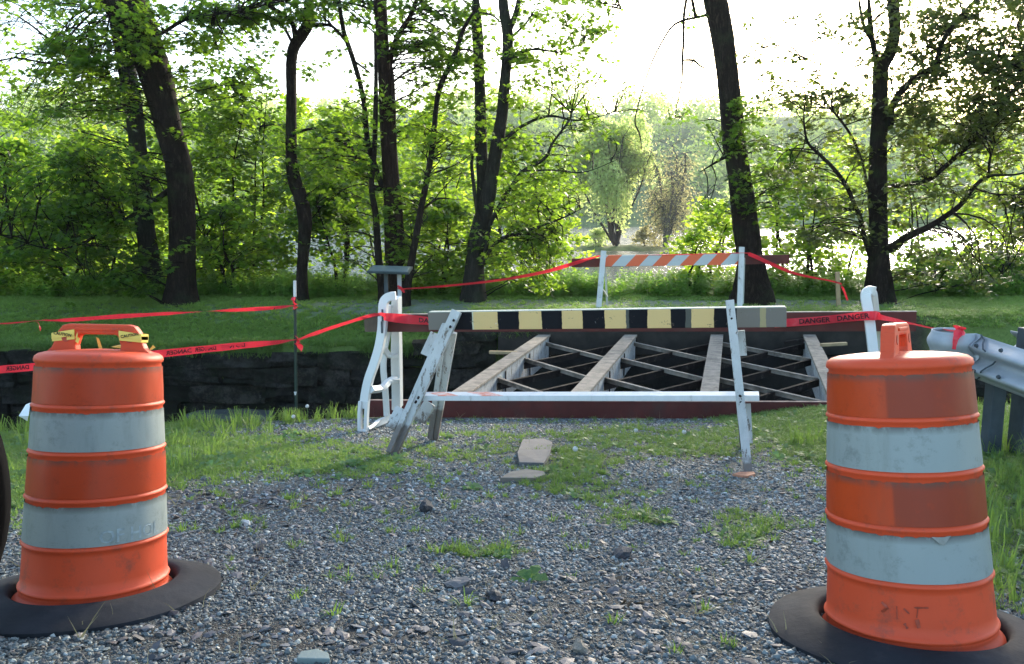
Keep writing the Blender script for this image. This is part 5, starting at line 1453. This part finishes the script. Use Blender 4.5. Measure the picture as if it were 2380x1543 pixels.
T9 = [limb_rows([(655, 1400, 110), (652, 1250, 96), (648, 1100, 84), (642, 930, 86), (645, 750, 78), (654, 560, 72), (658, 400, 68), (662, 320, 66), (705, 250, 56), (726, 160, 50), (724, 60, 52), (716, -60, 50)], C4t, 17.0),
      limb_rows([(650, 330, 40), (632, 260, 26), (615, 180, 24), (606, 80, 22), (600, -60, 20)], C4t, 17.0, 16.8),
      limb_rows([(612, 190, 18), (580, 130, 16), (562, 50, 14), (550, -40, 12)], C4t, 16.95, 16.6),
      limb_rows([(700, 600, 40), (712, 520, 32), (765, 430, 28), (850, 360, 26), (920, 310, 24), (950, 220, 22), (1000, 130, 20), (1110, 0, 16)], C4t, 17.0, 16.4),
      limb_rows([(920, 310, 20), (1010, 270, 18), (1120, 255, 14), (1260, 270, 10), (1400, 280, 8)], C4t, 16.6, 15.8),
      limb_rows([(720, 1190, 44), (790, 1140, 36), (880, 1100, 30), (960, 1050, 26), (1040, 990, 24), (1110, 900, 20), (1180, 850, 14), (1320, 840, 9), (1450, 800, 6)], C4t, 16.9, 15.8),
      limb_rows([(700, 900, 24), (880, 870, 22), (950, 820, 24), (1030, 750, 22), (1110, 680, 20), (1200, 570, 16), (1300, 440, 12), (1400, 330, 8)], C4t, 17.0, 15.9),
      limb_rows([(615, 1250, 22), (585, 1160, 22), (560, 1050, 22), (530, 980, 20), (490, 890, 20), (430, 810, 18), (370, 750, 16), (310, 690, 12), (290, 600, 9), (290, 480, 6)], C4t, 16.9, 16.2),
      limb_rows([(600, 900, 14), (570, 780, 12), (520, 660, 12), (450, 560, 10), (400, 520, 8), (300, 520, 5)], C4t, 17, 16.3),
      limb_rows([(1110, 905, 10), (1180, 930, 8), (1300, 940, 6), (1420, 930, 4)], C4t, 16.3, 15.8),
      limb_rows([(1180, 850, 12), (1185, 770, 12), (1210, 690, 8)], C4t, 16.2, 15.9),
      limb_rows([(625, 100, 12), (680, 50, 8), (720, 20, 6)], C4t, 16.9, 16.8),
      limb_rows([(390, 510, 6), (360, 380, 5), (330, 230, 4), (345, 130, 3)], C4t, 16.4, 16.2), limb_rows([(260, 280, 4), (250, 120, 5), (220, 0, 6)], C4t, 16.4, 16.3)]
big_tree('spreading_tree', 'wide spreading tree with low limbs at the right of the picture', T9,
         [(2100, 2420, -10, 160, 15.6, 17.6, 84, 34, .4), (2080, 2420, 130, 340, 15.6, 17.6, 130, 34, .42), (2080, 2360, 320, 480, 15.8, 17.4, 50, 30, .42), (2230, 2420, 80, 300, 15.2, 16.6, 44, 32, .42), (1740, 2030, 40, 240, 16.0, 17.2, 44, 15, .32), (2040, 2200, -10, 120, 16, 17.4, 20, 26, .36), (1780, 2010, 220, 420, 16.0, 17.4, 46, 20, .36), (1860, 2100, 420, 560, 16.2, 17.4, 34, 24, .38), (2050, 2360, 560, 680, 16.0, 17.2, 26, 24, .34), (1980, 2100, 0, 300, 16.4, 17.2, 26, 14, .3)], BARK, LEAF_OLIVE, .11, lflat=.45)

# ------------------------------------------------------------------ understorey trees and bushes, each its own
def sapling(name, label, X, Y, H, spread, nclump, nl, lmat, seed, size=.12, tmpl=TRI5, low=.1, tr=.045, stems=2, group='young trees and bushes behind the bank', rx=.45, lean=0.0, bark=BARK_THIN):
    random.seed(seed); r = np.random.default_rng(seed)
    gz = float(far_z(X, Y)) if Y < 36 else WZ
    root = thing(name, (X, Y, gz), label, 'tree' if H > 2.5 else 'bush', group)
    SK = []
    mb = MB()
    for s in range(stems):
        a_ = random.uniform(0, 6.28); pts_ = [(X, Y, gz - .1, tr)]
        px, py = X, Y
        for k in range(1, 7):
            px += math.cos(a_) * spread * .09 + random.uniform(-.1, .1) + lean * H / 6; py += math.sin(a_) * spread * .09 + random.uniform(-.1, .1)
            pts_.append((px, py, gz + H * .92 * k / 6, tr * (1 - k / 6.8)))
        rows = catmull(pts_, 5); mb.tube([q[:3] for q in rows], [max(.006, q[3]) for q in rows], 7, False)
        SK += [q[:3] for q in rows]
    SKa = np.array(SK)
    mb.build('trunk', bark, root, smoothf=True)
    mb = MB(); cs = []
    for _ in range(nclump):
        u = low + (1 - low) * random.random() ** .8
        a_ = random.uniform(0, 6.28); w_ = spread * (math.sin(min(1, u * .9 + .12) * math.pi) ** .6) * random.random() ** .5
        c = np.array([X + lean * H * u + math.cos(a_) * w_, Y + math.sin(a_) * w_ * .8, gz + H * u])
        cs.append(spray(c, max(4, int(nl * random.uniform(.5, 1.5))), rx * random.uniform(.6, 1.3), rx * .3, r))
        d = ((SKa - c) ** 2).sum(1) + np.where(SKa[:, 2] > c[2], 3.0, 0)
        s = SKa[int(np.argmin(d))]
        twig(mb, s, c, .012, .004, n=4, sides=3)
    mb.build('branches', bark, root)
    leaf_mesh('crown', np.vstack(cs), size, tmpl, lmat, root, .5)
    return root
def Xat(x, Y): return (x - 1190) / FPX * Y * 1.0
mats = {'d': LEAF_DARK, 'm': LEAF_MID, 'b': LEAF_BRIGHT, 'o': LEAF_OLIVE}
# (x, distance, top y, spread m, clumps, leaves, leaf, label)
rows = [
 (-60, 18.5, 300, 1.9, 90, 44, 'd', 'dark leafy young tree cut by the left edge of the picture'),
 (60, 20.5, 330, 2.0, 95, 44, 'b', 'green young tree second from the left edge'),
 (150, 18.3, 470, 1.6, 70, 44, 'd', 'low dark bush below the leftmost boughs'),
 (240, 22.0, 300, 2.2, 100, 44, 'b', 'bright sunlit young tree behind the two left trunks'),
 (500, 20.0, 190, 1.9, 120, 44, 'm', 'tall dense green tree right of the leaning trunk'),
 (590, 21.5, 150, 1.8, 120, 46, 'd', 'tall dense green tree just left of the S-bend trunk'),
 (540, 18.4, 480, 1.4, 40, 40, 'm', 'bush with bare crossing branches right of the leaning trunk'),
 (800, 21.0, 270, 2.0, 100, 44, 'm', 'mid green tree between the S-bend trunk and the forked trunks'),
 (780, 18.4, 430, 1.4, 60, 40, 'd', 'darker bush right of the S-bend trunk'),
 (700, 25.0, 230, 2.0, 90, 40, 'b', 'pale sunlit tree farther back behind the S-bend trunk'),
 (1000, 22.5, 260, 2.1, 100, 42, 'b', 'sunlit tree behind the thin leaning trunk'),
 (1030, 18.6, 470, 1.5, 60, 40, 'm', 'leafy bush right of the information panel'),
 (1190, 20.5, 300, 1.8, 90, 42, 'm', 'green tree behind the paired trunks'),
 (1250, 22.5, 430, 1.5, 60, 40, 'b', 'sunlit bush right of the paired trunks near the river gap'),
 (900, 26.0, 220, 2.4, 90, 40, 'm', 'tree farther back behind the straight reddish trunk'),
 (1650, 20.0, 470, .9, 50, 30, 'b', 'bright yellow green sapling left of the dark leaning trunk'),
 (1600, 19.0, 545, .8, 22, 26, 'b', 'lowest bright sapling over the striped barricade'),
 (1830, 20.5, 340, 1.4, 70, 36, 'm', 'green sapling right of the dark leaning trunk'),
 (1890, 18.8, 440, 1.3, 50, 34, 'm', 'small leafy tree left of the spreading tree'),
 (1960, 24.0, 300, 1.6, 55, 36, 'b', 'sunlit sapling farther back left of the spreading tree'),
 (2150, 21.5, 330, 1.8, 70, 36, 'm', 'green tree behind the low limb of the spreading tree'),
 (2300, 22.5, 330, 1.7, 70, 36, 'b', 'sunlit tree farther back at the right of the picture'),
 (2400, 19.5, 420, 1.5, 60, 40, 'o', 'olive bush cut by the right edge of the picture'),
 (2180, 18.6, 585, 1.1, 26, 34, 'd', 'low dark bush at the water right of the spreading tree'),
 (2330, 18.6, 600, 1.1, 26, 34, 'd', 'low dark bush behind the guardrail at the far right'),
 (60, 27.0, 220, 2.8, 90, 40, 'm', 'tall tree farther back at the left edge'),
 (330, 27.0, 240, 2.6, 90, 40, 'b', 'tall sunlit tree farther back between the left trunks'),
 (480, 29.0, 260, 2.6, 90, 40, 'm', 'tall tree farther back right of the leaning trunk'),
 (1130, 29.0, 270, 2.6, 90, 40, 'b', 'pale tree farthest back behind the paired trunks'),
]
for i, (x, Yd, ty, spr, ncl, nl, mk, lab) in enumerate(rows):
    X = Xat(x, Yd); gz = float(far_z(X, Yd)); H = P(x, ty, Yd).z - gz
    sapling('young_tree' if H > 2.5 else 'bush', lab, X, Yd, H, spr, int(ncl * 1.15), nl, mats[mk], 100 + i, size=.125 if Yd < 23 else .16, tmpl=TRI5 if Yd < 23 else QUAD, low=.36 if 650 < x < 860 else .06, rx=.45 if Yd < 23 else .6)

# ------------------------------------------------------------------ willow on the islet
random.seed(11)
wr_ = np.random.default_rng(11)
wb = Vector((P(1432, 572, 98).x, 98, -1.9))
wil = thing('willow_tree', wb, 'pale green drooping willow on the islet in the middle of the river', 'tree')
mb = MB(); tips = []
for k in range(9):
    a_ = random.uniform(0, 6.28); top = wb + Vector((math.cos(a_) * random.uniform(2, 5.5), math.sin(a_) * 3, random.uniform(8, 14.0)))
    pp = twig(mb, wb + Vector((random.uniform(-.3, .3), 0, 0)), top, .42 if k < 1 else .16, .04, .12, 8, 7); tips += pp[3:]
mb.build('trunk', BARK, wil, smoothf=True)
mb = MB(); Cs = []
lobes = []
for k in range(17):
    a_ = random.uniform(0, 6.28); rr = random.random() ** .6 * 6.2
    lobes.append((math.cos(a_) * rr, math.sin(a_) * rr * .7, 15.6 * math.sqrt(max(.1, 1 - (rr / 8.2) ** 2)) * random.uniform(.62, 1.06), random.uniform(1.0, 2.6), random.uniform(.4, 1.15)))
for k in range(760):
    lx, ly, lz, lr, ll = lobes[k % len(lobes)]
    a_ = random.uniform(0, 6.28); rr = random.random() ** .5
    hx = lx + math.cos(a_) * rr * lr; hy = ly + math.sin(a_) * rr * lr * .8
    ztop = wb.z + lz - .9 * lr * rr * rr + random.uniform(-.5, .5)
    L = random.uniform(1.6, 6.5) * ll
    n = int(L * 8)
    u = wr_.random(n) ** 1.25
    Cs.append(np.stack([wb.x + hx * (1 + .08 * u) + wr_.normal(0, .3, n), wb.y + hy * (1 + .08 * u) + wr_.normal(0, .3, n), ztop - L * u], -1))
    if k % 4 == 0:
        s0 = random.choice(tips); mb.tube([s0, (wb.x + hx, wb.y + hy, ztop), (wb.x + hx * 1.08, wb.y + hy * 1.08, ztop - L * 1.5)], [.04, .02, .012], 3, False)
mb.build('branches', BARK_THIN, wil)
Cw = np.vstack(Cs); Cw = Cw[Cw[:, 2] > WZ + .8]
leaf_mesh('crown', Cw, .42, QUAD, LEAF_WILLOW, wil, .0)
# bare brown willow to its right with hanging twigs
wb2 = Vector((P(1545, 575, 96).x, 96, -1.9))
wl2 = thing('bare_tree', wb2, 'sparse brownish tree with hanging twigs right of the willow on the islet', 'tree')
mb = MB(); Cs = []
tips = []
for k in range(7):
    a_ = random.uniform(0, 6.28); top = wb2 + Vector((math.cos(a_) * random.uniform(1, 5), math.sin(a_) * 3, random.uniform(6, 13)))
    tips += twig(mb, wb2, top, .22, .05, .15, 7, 6)[2:]
for k in range(600):
    s = random.choice(tips); e = s + Vector((random.uniform(-2.2, 2.2), random.uniform(-1.5, 1.5), random.uniform(-3.0, .8)))
    twig(mb, s, e, .035, .015, .2, 4, 3)
    Cs.append(spray(np.array(e), 6, 1.2, 1.0, wr_)); Cs.append(spray(np.array(s.lerp(e, .5)), 3, .8, .6, wr_))
mb.build('trunk', m_bark('bark_pale', (.10, .09, .07), (.22, .20, .16)), wl2)
leaf_mesh('crown', np.vstack(Cs), .26, QUAD, LEAF_BROWN, wl2, .0)
# reeds and bushes on the islet
for i, (x, H, sp_, mk, lab) in enumerate(((1390, 1.6, 1.6, LEAF_WILLOW, 'low pale bush on the left end of the islet'), (1500, 2.0, 2.2, LEAF_BROWN, 'brownish scrub on the islet right of the willow trunk'), (1640, 5.0, 3.0, LEAF_WILLOW, 'pale bushy tree on the right part of the islet'), (1720, 9.0, 3.5, LEAF_WILLOW, 'taller pale tree on the right end of the islet'))):
    Yd = 99; X = Xat(x, Yd)
    sapling('islet_bush' if H < 3 else 'islet_tree', lab, X, Yd, H + .8, sp_, 40, 30, mk, 300 + i, size=.36, tmpl=QUAD, rx=.9, tr=.1, group='plants on the islet')

# ------------------------------------------------------------------ far wooded shore: one mass
Cs, nt = [], 0
fr_ = np.random.default_rng(21)
far_trees = []
for k in range(950):
    Yd = 252 + 330 * fr_.random() ** .95; X = fr_.uniform(-.95, .95) * Yd * .8
    far_trees.append((X, Yd, float(hill_z(X, Yd))))
for X, Yd, gz in far_trees:
    H = fr_.uniform(9, 17); Wd = fr_.uniform(4.5, 8)
    n = int(210 * (260 / Yd))
    d = fr_.normal(0, 1, (n, 3)); d /= np.linalg.norm(d, axis=1)[:, None]
    rr = fr_.random((n, 1)) ** .3
    lump = 1 + .25 * np.sin(d[:, :1] * 5 + X) * np.sin(d[:, 2:] * 6 + Yd)
    Cs.append(np.array([X, Yd, gz + H * .52]) + d * rr * lump * np.array([Wd, Wd, H * .52]))
FT = np.vstack(Cs)
o = leaf_mesh('far_woods', FT, 1.7, QUAD, LEAF_FAR, None, .2)
tag(o, 'hazy wooded hillside on the far shore of the river', 'woods', kind='stuff')
# trees along the river bank left and right beyond the frame's middle distance: strip of riverside woods
Cs = []
for k in range(60):
    Yd = fr_.uniform(31, 60); X = -fr_.uniform(.36, 1.05) * Yd
    H = fr_.uniform(5, 10); Wd = fr_.uniform(1.8, 3.2); n = 420
    d = fr_.normal(0, 1, (n, 3)); d /= np.linalg.norm(d, axis=1)[:, None]
    Cs.append(np.array([X, Yd, WZ + H * .5]) + d * fr_.random((n, 1)) ** .35 * np.array([Wd, Wd, H * .52]))
o = leaf_mesh('riverside_woods', np.vstack(Cs), .34, QUAD, LEAF_MID, None, .35)
tag(o, 'riverside woodland receding behind the trees on the left', 'woods', kind='stuff')

# ------------------------------------------------------------------ hazy evening air
hm_ = bpy.data.materials.new('evening_haze'); hm_.use_nodes = True; nt_ = hm_.node_tree
nt_.nodes.remove(nt_.nodes['Principled BSDF'])
pv = nt_.nodes.new('ShaderNodeVolumePrincipled'); pv.inputs['Color'].default_value = (.9, .95, 1, 1); pv.inputs['Density'].default_value = .00022
pv.inputs['Anisotropy'].default_value = .3
nt_.links.new(pv.outputs[0], nt_.nodes['Material Output'].inputs['Volume'])
mb = MB(); mb.box((0, 355, 52), (1440, 760, 124)); o = mb.build('haze', hm_)
tag(o, 'thin pale evening haze over the river valley', 'haze', kind='stuff')
